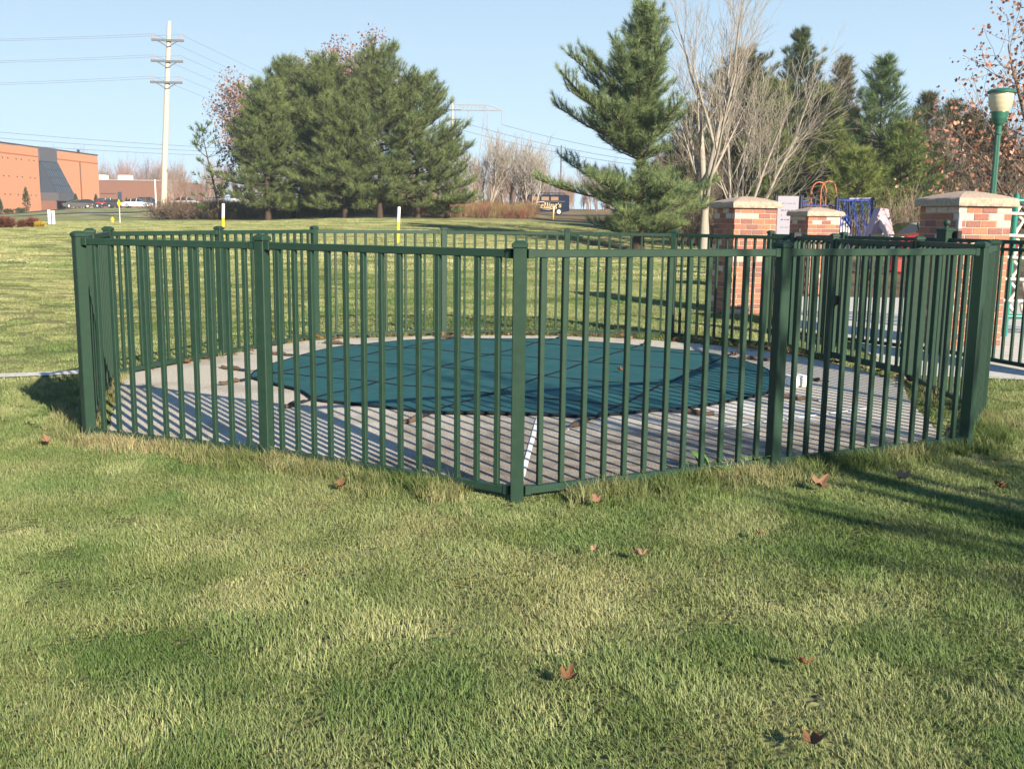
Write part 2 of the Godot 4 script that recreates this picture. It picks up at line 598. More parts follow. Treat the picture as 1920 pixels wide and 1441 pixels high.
func shrub(called: String, label: String, base: Vector3, size: Vector3, c0: Color, c1: Color, n: int, seed_: int, group := "") -> Node3D:
	rng.seed = seed_
	var root := thing(called, label, "shrub", base, 0.0, group)
	var wood := Shape.new()
	for i in 12:
		var a := rng.randf() * TAU
		var e := rng.randf_range(0.2, 1.0)
		wood.tube([Vector3(0, -0.05, 0), Vector3(cos(a) * e * size.x * 0.4, size.y * 0.8 * (1.1 - e * 0.5), sin(a) * e * size.z * 0.4)], [0.02, 0.006], 3)
	part("stem", wood, M.pine_bark, root)
	var xfs := []
	var cols := []
	for i in n:
		var d := Vector3(rng.randfn(), rng.randfn(), rng.randfn()).normalized() * pow(rng.randf(), 0.4)
		var taper: float = 1.0 - 0.75 * clampf((d.y + 1.0) / 2.0, 0, 1) if size.y > size.x * 1.6 else 1.0
		var p := Vector3(d.x * size.x / 2 * taper, (d.y + 1.0) / 2.0 * size.y, d.z * size.z / 2 * taper)
		var y := (d + Vector3(0, 0.5, 0)).normalized()
		var x := y.cross(Vector3(rng.randf() - 0.5, rng.randf() - 0.5, rng.randf() - 0.5)).normalized()
		xfs.append(Transform3D(Basis(x, y, x.cross(y)).scaled(Vector3.ONE * 0.22 * rng.randf_range(0.7, 1.3)), p))
		cols.append(c0.lerp(c1, rng.randf()))
	copies("foliage", M.tuft_far, xfs, cols, root)
	return root

# ------------------------------------------------------------------ fences
const FENCE_H := 1.235
const RAIL_TOP := 1.21

func post(parent: Node3D, p: Vector3, dir: Vector3, w := 0.0635, h := FENCE_H):
	var xf := upright(p, dir)
	var s := Shape.new()
	s.box(Transform3D(Basis.IDENTITY, Vector3(0, h / 2 - 0.06, 0)), Vector3(w, h + 0.12, w), 0.004)
	var o := put("post", s.mesh(M.fence), parent, xf)
	var cap := Shape.new()
	cap.box(Transform3D(Basis.IDENTITY, Vector3(0, h - 0.006, 0)), Vector3(w + 0.012, 0.022, w + 0.012), 0.003)
	var a := w / 2 + 0.002
	var q := [Vector3(-a, h + 0.005, a), Vector3(a, h + 0.005, a), Vector3(a, h + 0.005, -a), Vector3(-a, h + 0.005, -a)]
	var b := w * 0.28
	var r := [Vector3(-b, h + 0.017, b), Vector3(b, h + 0.017, b), Vector3(b, h + 0.017, -b), Vector3(-b, h + 0.017, -b)]
	for i in 4:
		cap.quad(q[i], q[(i + 1) % 4], r[(i + 1) % 4], r[i])
	cap.quad(r[0], r[1], r[2], r[3])
	put("cap", cap.mesh(M.fence), o)

func rail(parent: Node3D, a: Vector3, b: Vector3, y: float, hgt: float, deep: float, called := "rail", m: Material = null):
	var s := Shape.new()
	s.box(Transform3D.IDENTITY, Vector3(a.distance_to(b), hgt, deep), 0.003)
	put(called, s.mesh(m if m else M.fence), parent, upright((a + b) / 2 + Vector3(0, y, 0), b - a))

var picket_mesh := {}
func pickets(parent: Node3D, a: Vector3, b: Vector3, y0: float, y1: float, count: int):
	var key := "%.3f" % (y1 - y0)
	if not picket_mesh.has(key):
		var s := Shape.new()
		s.box(Transform3D.IDENTITY, Vector3(0.0255, y1 - y0, 0.0255), 0.0025)
		picket_mesh[key] = s.mesh(M.fence)
	for i in count:
		var p := a.lerp(b, (i + 1.0) / (count + 1.0))
		put("picket", picket_mesh[key], parent, upright(p + Vector3(0, (y0 + y1) / 2, 0), b - a))

func panel(parent: Node3D, a: Vector3, b: Vector3, gap := 0.118):
	var d := (b - a).normalized()
	var l := a.distance_to(b)
	var e := 0.036
	rail(parent, a + d * e, b - d * e, RAIL_TOP - 0.019, 0.038, 0.036)
	rail(parent, a + d * e, b - d * e, 0.052, 0.038, 0.036)
	for y in [RAIL_TOP - 0.019, 0.052]:
		for q in [a + d * 0.052, b - d * 0.052]:
			var s := Shape.new()
			s.box(Transform3D.IDENTITY, Vector3(0.034, 0.045, 0.043), 0.002)
			put("bracket", s.mesh(M.fence), parent, upright(q + Vector3(0, y, 0), d))
	pickets(parent, a, b, 0.071, RAIL_TOP - 0.038, int(round(l / gap)) - 1)

func bisector(pts: Array, i: int, closed: bool) -> Vector3:
	var n := pts.size()
	var a: Vector3 = pts[(i - 1 + n) % n] if closed or i > 0 else pts[i]
	var b: Vector3 = pts[(i + 1) % n] if closed or i < n - 1 else pts[i]
	var d0: Vector3 = (pts[i] - a).normalized()
	var d1: Vector3 = (b - pts[i]).normalized()
	return (d0 + d1).normalized()

# ------------------------------------------------------------------ built things
func brick_pillar(label: String, corner: Vector3, seed_: int, side := 0.68, courses := 20):
	rng.seed = seed_
	var turn := deg_to_rad(14.5)
	var ax := Vector3(cos(turn), 0, -sin(turn))
	var az := Vector3(sin(turn), 0, cos(turn))      # outward normal of the sunlit face
	var mid := corner + (ax - az) * side / 2
	var root := thing("brick_pillar", label, "pillar", mid, turn, "brick gate pillars with stone caps")
	var ch := 0.0775
	var core := Shape.new()
	core.box(Transform3D(Basis.IDENTITY, Vector3(0, courses * ch / 2 - 0.05, 0)), Vector3(side - 0.012, courses * ch + 0.1, side - 0.012))
	part("mortar", core, M.mortar, root)
	var bl := (side - 0.1) / 3.0
	for row in courses:
		for f in 4:
			for k in 3:
				var flip := row % 2 == 1
				# pinwheel bond: every face starts at its corner and stops one brick width short of the next
				var from := -side / 2 if not flip else -side / 2 + 0.1
				var x := from + bl * (k + 0.5)
				var first := (k == 0 and not flip) or (k == 2 and flip)
				var b := Basis(Vector3.UP, f * PI / 2)
				var out := side / 2 - 0.0475 + rng.randf_range(-0.002, 0.002)
				var pale := rng.randf() < (0.6 if row >= courses - 1 else (0.3 if row == courses - 2 else 0.06))
				var mesh: Mesh = M.pale_bricks[rng.randi() % 3] if pale else M.bricks[rng.randi() % 6]
				put("brick", mesh, root, Transform3D(b, b * Vector3(x, row * ch + ch / 2, out)))
	# stone cap: a slab with a rough edge and a low hipped top
	var top := courses * ch
	var cap := Shape.new()
	var hw := side / 2 + 0.045
	var n := 14
	var ring := []
	for lev in 4:
		var rr := []
		for f in 4:
			for k in n:
				var t := -1.0 + 2.0 * k / n
				var w: float = hw + [0.0, 0.006, 0.003, -0.012][lev] + (rng.randf_range(-0.008, 0.008) if lev in [1, 2] else 0.0)
				var b := Basis(Vector3.UP, f * PI / 2)
				rr.append(b * Vector3(t * w, top + [0.0, 0.025, 0.07, 0.088][lev] + rng.randf_range(-0.004, 0.004) * (1 if lev in [1, 2] else 0), w))
		ring.append(rr)
	for lev in 3:
		for i in 4 * n:
			var j := (i + 1) % (4 * n)
			cap.quad(ring[lev][i], ring[lev][j], ring[lev + 1][j], ring[lev + 1][i])
	var steps := 6
	var prev: Array = ring[3]
	for st in range(1, steps + 1):
		var t := st / float(steps)
		var cur := []
		for i in 4 * n:
			var p: Vector3 = ring[3][i]
			cur.append(Vector3(p.x * (1 - t), p.y + 0.085 * (1.0 - pow(1.0 - t, 1.5)) + rng.randf_range(-0.002, 0.002), p.z * (1 - t)))
		for i in 4 * n:
			var j := (i + 1) % (4 * n)
			if st < steps: cap.quad(prev[i], prev[j], cur[j], cur[i])
			else: cap.tri(prev[i], prev[j], cur[j])
		prev = cur
	for i in 4 * n:
		cap.tri(Vector3(0, top, 0), ring[0][(i + 1) % (4 * n)], ring[0][i])
	part("cap_stone", cap, M.cap_stone, root)

func car(label: String, at: Vector3, turn: float, color: Material, kind := "sedan", group := "parked cars"):
	var root := thing("parked_car", label, "car", at, turn, group)
	var low := PackedVector2Array([v2(-2.25, 0.3), v2(-2.3, 0.55), v2(-2.2, 0.8), v2(-1.55, 0.9), v2(0.95, 0.92), v2(2.0, 0.76), v2(2.25, 0.6), v2(2.25, 0.32), v2(1.8, 0.22), v2(-1.9, 0.22)])
	var roof := [v2(-1.75, 0.88), v2(-1.0, 1.38), v2(-0.1, 1.44), v2(0.45, 1.38), v2(1.15, 0.9)]
	if kind == "suv":
		low = PackedVector2Array([v2(-2.25, 0.35), v2(-2.3, 0.7), v2(-2.25, 1.0), v2(-1.55, 1.04), v2(0.95, 1.05), v2(2.0, 0.95), v2(2.25, 0.75), v2(2.25, 0.4), v2(1.8, 0.28), v2(-1.9, 0.28)])
		roof = [v2(-2.2, 1.0), v2(-1.95, 1.66), v2(-0.1, 1.72), v2(0.35, 1.66), v2(1.05, 1.02)]
	var s := Shape.new()
	s.prism(low, 1.78)
	part("body", s, color, root)
	var g := Shape.new()
	var top := Shape.new()
	for i in 4:
		var a: Vector2 = roof[i]
		var b: Vector2 = roof[i + 1]
		var wa := 0.84 if a.y < 1.1 else 0.66
		var wb := 0.84 if b.y < 1.1 else 0.66
		var target: Shape = top if i in [1, 2] else g
		target.quad(Vector3(a.x, a.y, -wa), Vector3(a.x, a.y, wa), Vector3(b.x, b.y, wb), Vector3(b.x, b.y, -wb))
	part("roof", top, color, root)
	part("windscreen", g, M.car_glass, root)
	for side in [-1, 1]:
		var w := Shape.new()
		var q := []
		for p in roof: q.append(Vector3(p.x, p.y, (0.84 if p.y < 1.1 else 0.66) * side))
		for i in range(1, 4):
			if side > 0: w.tri(q[0], q[i + 1], q[i])
			else: w.tri(q[0], q[i], q[i + 1])
		part("side_window", w, M.car_glass, root)
		var pil := Shape.new()
		for x in [-0.75, 0.1]:
			pil.tube([Vector3(x - 0.03, 0.9, 0.86 * side), Vector3(x, roof[2].y - 0.03, 0.68 * side)], [0.04, 0.04], 4)
		part("door_pillar", pil, color, root)
		for x in [-1.4, 1.4]:
			var t := Shape.new()
			var xf := Transform3D(Basis(Vector3.RIGHT, PI / 2 * side), Vector3(x, 0.32, 0.80 * side))
			t.lathe([[0.0, -0.1], [0.3, -0.1], [0.33, -0.05], [0.33, 0.09], [0.28, 0.115], [0.21, 0.1]], 16, xf)
			var wheel := part("wheel", t, M.tyre, root)
			var rim := Shape.new()
			rim.lathe([[0.215, 0.1], [0.19, 0.085], [0.0, 0.11]], 12, xf)
			part("rim", rim, M.bright_metal, wheel)
		var hl := Shape.new()
		hl.box(Transform3D(Basis.IDENTITY, Vector3(2.17, 0.66, 0.68 * side)), Vector3(0.16, 0.14, 0.34), 0.03)
		part("headlight", hl, M.lens, root)
		var tl := Shape.new()
		tl.box(Transform3D(Basis.IDENTITY, Vector3(-2.24, 0.72, 0.68 * side)), Vector3(0.1, 0.16, 0.34), 0.03)
		part("tail_light", tl, M.red_lens, root)

func lettering(text: String, size: float, m: Material, parent: Node3D, xf: Transform3D, slant := 0.0):
	var t := TextMesh.new()
	var f := SystemFont.new()
	f.font_names = PackedStringArray(["Droid Serif"])
	f.font_italic = true
	t.font = f
	t.text = text
	t.font_size = 32
	t.pixel_size = size / 32.0
	t.depth = 0.01
	t.material = m
	var b := Basis(Vector3.RIGHT, Vector3(slant, 1, 0), Vector3.BACK)
	put("lettering", t, parent, xf * Transform3D(b, Vector3.ZERO))

func wire(a: Vector3, b: Vector3, sag: float, r: float, label: String):
	var pts := []
	var rr := []
	for i in 17:
		var t := i / 16.0
		pts.append(a.lerp(b, t) - Vector3(0, sag * 4.0 * t * (1 - t), 0)); rr.append(r)
	var s := Shape.new()
	s.tube(pts, rr, 4)
	tag(part("power_line", s, M.wire, self), label, "power line", "overhead power lines")

# ------------------------------------------------------------------ the scene
func _ready():
	# camera, sky, sun, exposure
	var cam := Camera3D.new()
	cam.name = "camera"
	cam.fov = 41.53
	cam.far = 3000.0
	cam.near = 0.05
	cam.transform = Transform3D(Basis(Vector3.RIGHT, deg_to_rad(-9.27)) * Basis(Vector3.BACK, deg_to_rad(0.70)), Vector3(0, 1.35, 0))
	add_child(cam)
	cam.current = true
	var sky_mat := ProceduralSkyMaterial.new()
	sky_mat.sky_top_color = Color(0.27, 0.455, 0.67)
	sky_mat.sky_horizon_color = Color(0.82, 0.925, 0.985)
	sky_mat.sky_curve = 0.27
	sky_mat.ground_bottom_color = Color(0.35, 0.37, 0.28)
	sky_mat.ground_horizon_color = Color(0.72, 0.78, 0.80)
	sky_mat.sun_angle_max = 1.0
	sky_mat.energy_multiplier = 0.53
	var sky := Sky.new()
	sky.sky_material = sky_mat
	var env := Environment.new()
	env.background_mode = Environment.BG_SKY
	env.sky = sky
	env.tonemap_mode = Environment.TONE_MAPPER_LINEAR
	env.tonemap_exposure = 2.42
	env.fog_enabled = true
	env.fog_light_color = Color(0.82, 0.90, 0.98)
	env.fog_density = 0.00045
	env.sdfgi_enabled = true
	env.ssao_enabled = true
	env.ssil_enabled = true
	var we := WorldEnvironment.new()
	we.name = "environment"
	we.environment = env
	add_child(we)
	var sun := DirectionalLight3D.new()
	sun.name = "sun"
	sun.light_energy = 1.6
	sun.light_color = Color(1.0, 0.94, 0.835)
	sun.light_angular_distance = 0.53
	sun.shadow_enabled = true
	add_child(sun)
	sun.look_at_from_position(SUN_DIR * 50, Vector3.ZERO)

	noise_a.seed = 11; noise_a.frequency = 0.42; noise_a.fractal_octaves = 3
	noise_b.seed = 5; noise_b.frequency = 1.7; noise_b.fractal_octaves = 2
	noise_c.seed = 8; noise_c.frequency = 0.12; noise_c.fractal_octaves = 2
	make_materials()
	make_setting()
	make_fences()
	make_pool_cover()
	make_gate_side()
	make_far_side()
	make_trees()
	make_grass()
	make_small_things()

func make_materials():
	M.fence = grained(noise_tex(0.03, 3, [[0.0, 0.013, 0.036, 0.0245], [0.5, 0.016, 0.042, 0.0285], [1.0, 0.020, 0.048, 0.033]], 256), 0.6, 0.5)
	M.fence.metallic_specular = 0.38
	M.ground = grained(noise_tex(0.05, 21, [[0.0, 0.42, 0.42, 0.38], [0.45, 0.75, 0.75, 0.74], [0.62, 0.92, 0.91, 0.88], [1.0, 1.0, 1.0, 0.97]], 1024, 5), 2.3, 0.95, bump_tex(0.12, 22), 2.0, true)
	M.concrete = grained(noise_tex(0.05, 31, [[0.0, 0.30, 0.28, 0.26], [0.36, 0.52, 0.50, 0.48], [0.48, 0.80, 0.79, 0.78], [0.6, 0.92, 0.92, 0.91], [0.72, 1.0, 1.0, 1.0]], 1024, 3), 0.62, 0.9, bump_tex(0.16, 32), 0.25, true)
	M.court = grained(noise_tex(0.03, 33, [[0.0, 0.40, 0.395, 0.37], [0.5, 0.47, 0.465, 0.44], [1.0, 0.53, 0.525, 0.5]], 512, 5), 2.5, 0.9)
	M.cover = grained(noise_tex(0.02, 41, [[0.0, 0.020, 0.079, 0.089], [0.5, 0.024, 0.090, 0.101], [1.0, 0.030, 0.101, 0.112]], 512, 5), 1.7, 0.75, bump_tex(0.2, 42), 0.06)
	M.strap = paint(0.012, 0.016, 0.022, 0.75)
	M.sleeve = grained(noise_tex(0.05, 43, [[0.0, 0.06, 0.045, 0.035], [1.0, 0.14, 0.10, 0.08]], 256), 0.3, 0.8)
	M.anchor = paint(0.35, 0.35, 0.34, 0.4, 0.8)
	M.white = paint(0.74, 0.74, 0.72, 0.5)
	M.flake = paint(0.70, 0.70, 0.68, 0.8)
	M.mortar = grained(noise_tex(0.05, 51, [[0.0, 0.30, 0.25, 0.21], [1.0, 0.44, 0.38, 0.32]], 256), 0.6, 0.95)
	M.cap_stone = grained(noise_tex(0.03, 52, [[0.0, 0.28, 0.22, 0.175], [0.5, 0.38, 0.30, 0.24], [1.0, 0.46, 0.38, 0.31]], 512, 5), 0.8, 0.9, bump_tex(0.08, 53), 0.5)
	M.bricks = []
	M.pale_bricks = []
	var bs := Shape.new()
	bs.box(Transform3D.IDENTITY, Vector3(0.1835, 0.0675, 0.095), 0.003)
	for i in 6:
		var k: float = [1.0, 0.8, 1.12, 0.92, 0.7, 1.0][i]
		var gr: float = [0.150, 0.125, 0.165, 0.140, 0.12, 0.175][i]
		M.bricks.append(bs.mesh(grained(noise_tex(0.06, 60 + i, [[0.0, 0.26 * k, gr * 0.72, 0.075], [0.6, 0.335 * k, gr * 0.95, 0.10], [1.0, 0.39 * k, gr * 1.4, 0.15]], 256), 0.5, 0.9)))
	for i in 3:
		M.pale_bricks.append(bs.mesh(grained(noise_tex(0.05, 70 + i, [[0.0, 0.42, 0.24, 0.17], [0.5, 0.52, 0.41, 0.33], [1.0, 0.6, 0.52, 0.44]], 256), 0.5, 0.92)))
	M.pine_bark = grained(noise_tex(0.05, 80, [[0.0, 0.035, 0.026, 0.02], [1.0, 0.11, 0.085, 0.068]], 256), 0.7, 0.95)
	M.grey_bark = grained(noise_tex(0.05, 81, [[0.0, 0.22, 0.195, 0.17], [1.0, 0.44, 0.40, 0.355]], 256), 0.7, 0.95)
	M.brown_bark = grained(noise_tex(0.05, 82, [[0.0, 0.09, 0.07, 0.058], [1.0, 0.20, 0.16, 0.13]], 256), 0.7, 0.95)
	M.needles = tinted(0.6)
	M.needles.backlight_enabled = true
	M.needles.backlight = Color(0.35, 0.35, 0.3)
	M.blade = tinted(0.55)
	M.blade.backlight_enabled = true
	M.blade.backlight = Color(0.45, 0.45, 0.4)
	M.leaf = tinted(0.8)
	M.leaf.backlight_enabled = true
	M.leaf.backlight = Color(0.3, 0.3, 0.3)
	M.twig = tinted(0.95)
	M.tuft_near = needle_tuft(34, 0.022, 1.15, 1).mesh(M.needles)
	M.tuft_far = needle_tuft(16, 0.055, 1.25, 2).mesh(M.needles)
	M.leaf_mesh = leaf_shape(3).mesh(M.leaf)
	M.weed = paint(0.07, 0.15, 0.028, 0.5)
	M.wire = paint(0.12, 0.12, 0.13, 0.6)
	M.car_glass = paint(0.02, 0.025, 0.03, 0.08)
	M.tyre = paint(0.02, 0.02, 0.02, 0.8)
	M.bright_metal = paint(0.5, 0.5, 0.52, 0.3, 0.9)
	M.lens = paint(0.6, 0.6, 0.6, 0.15)
	M.red_lens = paint(0.4, 0.02, 0.02, 0.2)
	M.black = paint(0.012, 0.012, 0.014, 0.5)
	M.asphalt = grained(noise_tex(0.06, 90, [[0.0, 0.05, 0.05, 0.052], [1.0, 0.09, 0.09, 0.092]], 256), 3.0, 0.95)
	M.office_brick = grained(noise_tex(0.05, 91, [[0.0, 0.42, 0.20, 0.12], [0.5, 0.47, 0.225, 0.137], [1.0, 0.52, 0.255, 0.155]], 512, 5), 4.0, 0.95)
	M.brown_brick = grained(noise_tex(0.05, 92, [[0.0, 0.16, 0.083, 0.062], [1.0, 0.22, 0.115, 0.088]], 512, 5), 4.0, 0.95)
	M.office_glass = paint(0.035, 0.055, 0.085, 0.12)
	M.dark_panel = paint(0.035, 0.036, 0.045, 0.5)

func make_setting():
	# the lawn and all the land beyond, one sheet out to the horizon
	var g := Shape.new()
	var radii := [0.0]
	var r := 0.4
	while r < 900.0:
		radii.append(r)
		r += maxf(0.4, r * 0.035)
	var angles := []
	var a := -180.0
	while a < 180.0:
		angles.append(deg_to_rad(a))
		a += 0.8 if absf(a) < 36.0 else 4.0
	var na := angles.size()
	for i in radii.size():
		for k in na:
			var x: float = radii[i] * sin(angles[k])
			var z: float = -radii[i] * cos(angles[k])
			var d := -z
			var u := x / maxf(d, 0.1)
			g.v.append(Vector3(x, ground_h(x, z), z))
			var c := lawn_tone(x, z)
			if d < 71.0: c = c.lerp(Color(0.135, 0.115, 0.06), 0.5)      # thatch and soil between the blades
			var n := noise_b.get_noise_2d(x * 0.3, z * 0.3)
			var bed := Vector2(x - 0.1227 * 44.0, z + 44.0).length()
			c = c.lerp(Color(0.13, 0.085, 0.055) * (1.0 + 0.5 * n), smoothstep(3.6, 2.6, bed + 0.8 * n))      # mulch under the tall pine
			if d > 51.0 and u > 0.17:                    # leaf litter on the wooded bank
				c = c.lerp(Color(0.24, 0.125, 0.06) * (1.0 + 0.5 * n), smoothstep(51.0, 56.0, d + 4.0 * n))
			elif d > 17.5 and u > 0.235 and d < 52.0:    # bark chips under the play equipment
				c = c.lerp(Color(0.15, 0.115, 0.085) * (1.0 + 0.6 * n), smoothstep(17.5, 19.0, d + 2.0 * n) * smoothstep(0.235, 0.26, u) * (1.0 - smoothstep(36.0, 39.0, d)))
			if d > 72.0 and u > -0.30 and u < 0.17:      # rough dry ground past the crest
				c = c.lerp(Color(0.25, 0.19, 0.11) * (1.0 + 0.4 * n), smoothstep(76.0, 82.0, d))
			g.c.append(c)
	for i in radii.size() - 1:
		for k in na:
			var p := i * na + k
			var q := i * na + (k + 1) % na
			g.ix.append(p); g.ix.append(p + na); g.ix.append(q)
			g.ix.append(q); g.ix.append(p + na); g.ix.append(q + na)
	for p in g.v:
		var e := 0.3
		g.n.append(Vector3(ground_h(p.x - e, p.z) - ground_h(p.x + e, p.z), 2 * e, ground_h(p.x, p.z - e) - ground_h(p.x, p.z + e)).normalized())
	tag(part("ground", g, M.ground, self), "mown lawn and rough ground around the fenced pool", "lawn", "", "structure")

	# the pool deck, a concrete slab inside the fence
	for p in [[-3.26, -8.60], [-3.12, -8.93], [-2.95, -9.29], [-2.72, -9.87], [-2.60, -10.29], [-2.30, -10.88], [-1.90, -11.20], [-1.22, -11.46], [-0.38, -11.66], [0.25, -11.72], [0.87, -11.66], [1.41, -11.50], [2.10, -11.10], [2.55, -10.72], [2.86, -10.30], [3.04, -9.88], [3.36, -8.72], [3.22, -8.2], [3.06, -7.7], [2.93, -7.15], [2.70, -6.13], [2.10, -5.84], [1.44, -5.52], [0.74, -5.19], [0.03, -4.85], [-0.67, -5.24], [-1.36, -5.63], [-1.95, -5.86], [-2.46, -6.06], [-2.68, -6.65], [-2.86, -7.2], [-3.1, -7.85]]:
		deck_outline.append(Vector2(p[0], p[1]))
	var fine := PackedVector2Array()
	for i in deck_outline.size():
		var p0: Vector2 = deck_outline[i]
		var p1: Vector2 = deck_outline[(i + 1) % deck_outline.size()]
		var cnt := maxi(1, int(p0.distance_to(p1) / 0.07))
		for k in cnt:
			var w := Vector2(noise_b.get_noise_2d(p0.x * 3 + k * 0.3, p0.y * 3), noise_b.get_noise_2d(p0.y * 3, p0.x * 3 + k * 0.3)) * 0.012
			fine.append(p0.lerp(p1, k / float(cnt)) + w)
	var mid := Vector2(0.05, -8.5)
	var rings := 64
	var deck := Shape.new()
	var stain := FastNoiseLite.new()
	stain.seed = 77; stain.frequency = 0.9; stain.fractal_octaves = 4
	var nf := fine.size()
	for i in rings + 1:
		for k in nf:
			var p := mid.lerp(fine[k], i / float(rings))
			deck.v.append(Vector3(p.x, 0.016, p.y))
			deck.n.append(Vector3.UP)
			var c := Color(0.58, 0.545, 0.485)
			# brown-grey grime worn into the aggregate along the near side and in blots elsewhere
			var near := smoothstep(-7.0, -5.9, p.y + 0.7 * stain.get_noise_2d(p.x * 1.6, p.y * 1.6)) * smoothstep(-1.2, -0.3, p.x + 0.6 * stain.get_noise_2d(p.y, p.x))
			var blot := smoothstep(0.12, 0.42, stain.get_noise_2d(p.x + 9.0, p.y))
			var speck := smoothstep(-0.2, 0.5, stain.get_noise_2d(p.x * 14.0, p.y * 14.0))
			c = c.lerp(Color(0.175, 0.142, 0.115), clampf(near * 0.95 + blot * 0.4, 0, 0.95) * (0.55 + 0.45 * speck))
			# white paint flaking off the slab by the cover
			var wx := Vector2(p.x - 1.70, (p.y + 7.12) * 1.6).length() + 0.5 * stain.get_noise_2d(p.x * 2.2, p.y * 2.2)
			c = c.lerp(Color(0.72, 0.71, 0.69), smoothstep(0.5, 0.32, wx) * smoothstep(-0.15, 0.1, stain.get_noise_2d(p.x * 5, p.y * 5)))
			deck.c.append(c)
	for i in rings:
		for k in nf:
			var p := i * nf + k
			var q := i * nf + (k + 1) % nf
			deck.ix.append(p); deck.ix.append(q); deck.ix.append(p + nf)
			deck.ix.append(q); deck.ix.append(q + nf); deck.ix.append(p + nf)
	deck.col = Color(0.42, 0.40, 0.37)
	for k in nf:
		var p0: Vector2 = fine[k]
		var p1: Vector2 = fine[(k + 1) % nf]
		deck.quad(Vector3(p0.x, -0.08, p0.y), Vector3(p0.x, 0.016, p0.y), Vector3(p1.x, 0.016, p1.y), Vector3(p1.x, -0.08, p1.y))
	var dk := tag(part("pool_deck", deck, M.concrete, self), "pale concrete pool deck with brown grime near the front fence", "deck", "", "structure")
	var joints := [[v2(0.18, -6.75), v2(0.045, -4.98), 0.026, 0.006], [v2(1.30, -6.47), v2(2.60, -7.29), 0.016, 0.003], [v2(1.93, -6.93), v2(2.42, -6.22), 0.014, 0.003]]
	for j in joints:
		var js := Shape.new()
		var p0: Vector2 = j[0]
		var p1: Vector2 = j[1]
		js.box(upright(Vector3((p0.x + p1.x) / 2, 0.016 + j[3] / 2, (p0.y + p1.y) / 2), Vector3(p1.x - p0.x, 0, p1.y - p0.y)), Vector3(p0.distance_to(p1), j[3], j[2]), 0.001)
		part("joint_strip", js, M.white, dk)

	# concrete pad behind the gate, its painted line, the path and the kerbs
	for p in [[3.5, -13.3], [3.95, -11.6], [3.7, -10.35], [3.55, -9.85], [3.62, -9.0], [5.2, -8.7], [9.0, -8.2], [16.0, -9.0], [16.0, -18.6], [5.1, -18.6]]:
		court_outline.append(Vector2(p[0], p[1]))
	var ct := Shape.new()
	drape(court_outline, 2.0, 0.008, ct)
	tag(part("court_pavement", ct, M.court, self), "pale concrete court beyond the pool gate", "court", "", "structure")
	var ln := Shape.new()
	drape(band([v2(4.3, -15.1), v2(15.5, -14.2)], 0.05), 2.0, 0.012, ln)
	drape(band([v2(4.9, -10.2), v2(15.5, -9.7)], 0.05), 2.0, 0.012, ln)
	tag(part("court_line", ln, M.flake, self), "thin white lines painted across the concrete court", "marking", "", "structure")
	var kb := Shape.new()
	drape(band([v2(-9.0, -10.6), v2(-6.8, -11.2), v2(-5.7, -11.5), v2(-5.0, -11.75), v2(-4.3, -11.6), v2(-3.6, -11.75)], 0.26), 0.3, 0.02, kb)
	tag(part("path_edging", kb, M.court, self), "narrow strip of pale concrete edging in the lawn left of the fence", "edging", "", "structure")
	var rd := Shape.new()
	drape(band([v2(-60, -111), v2(-35, -110), v2(-8, -109), v2(4, -108)], 3.2), 4.0, 0.03, rd)
	tag(part("road_verge", rd, grained(noise_tex(0.05, 95, [[0.0, 0.42, 0.34, 0.21], [1.0, 0.56, 0.46, 0.30]], 256), 3.0, 0.95), self), "tan gravel verge of the road behind the pines", "road", "", "structure")
	var rd2 := Shape.new()
	drape(band([v2(-62, -119), v2(-35, -117.5), v2(-8, -116), v2(30, -114)], 7.0), 4.0, 0.04, rd2)
	tag(part("road", rd2, M.asphalt, self), "asphalt road behind the pines", "road", "", "structure")
	var pk := Shape.new()
	drape(PackedVector2Array([v2(-96, -160), v2(-56, -163), v2(-58, -182), v2(-86, -206), v2(-92, -200)]), 5.0, 0.03, pk)
	tag(part("parking_lot", pk, M.asphalt, self), "asphalt car park in front of the brick offices", "car park", "", "structure")

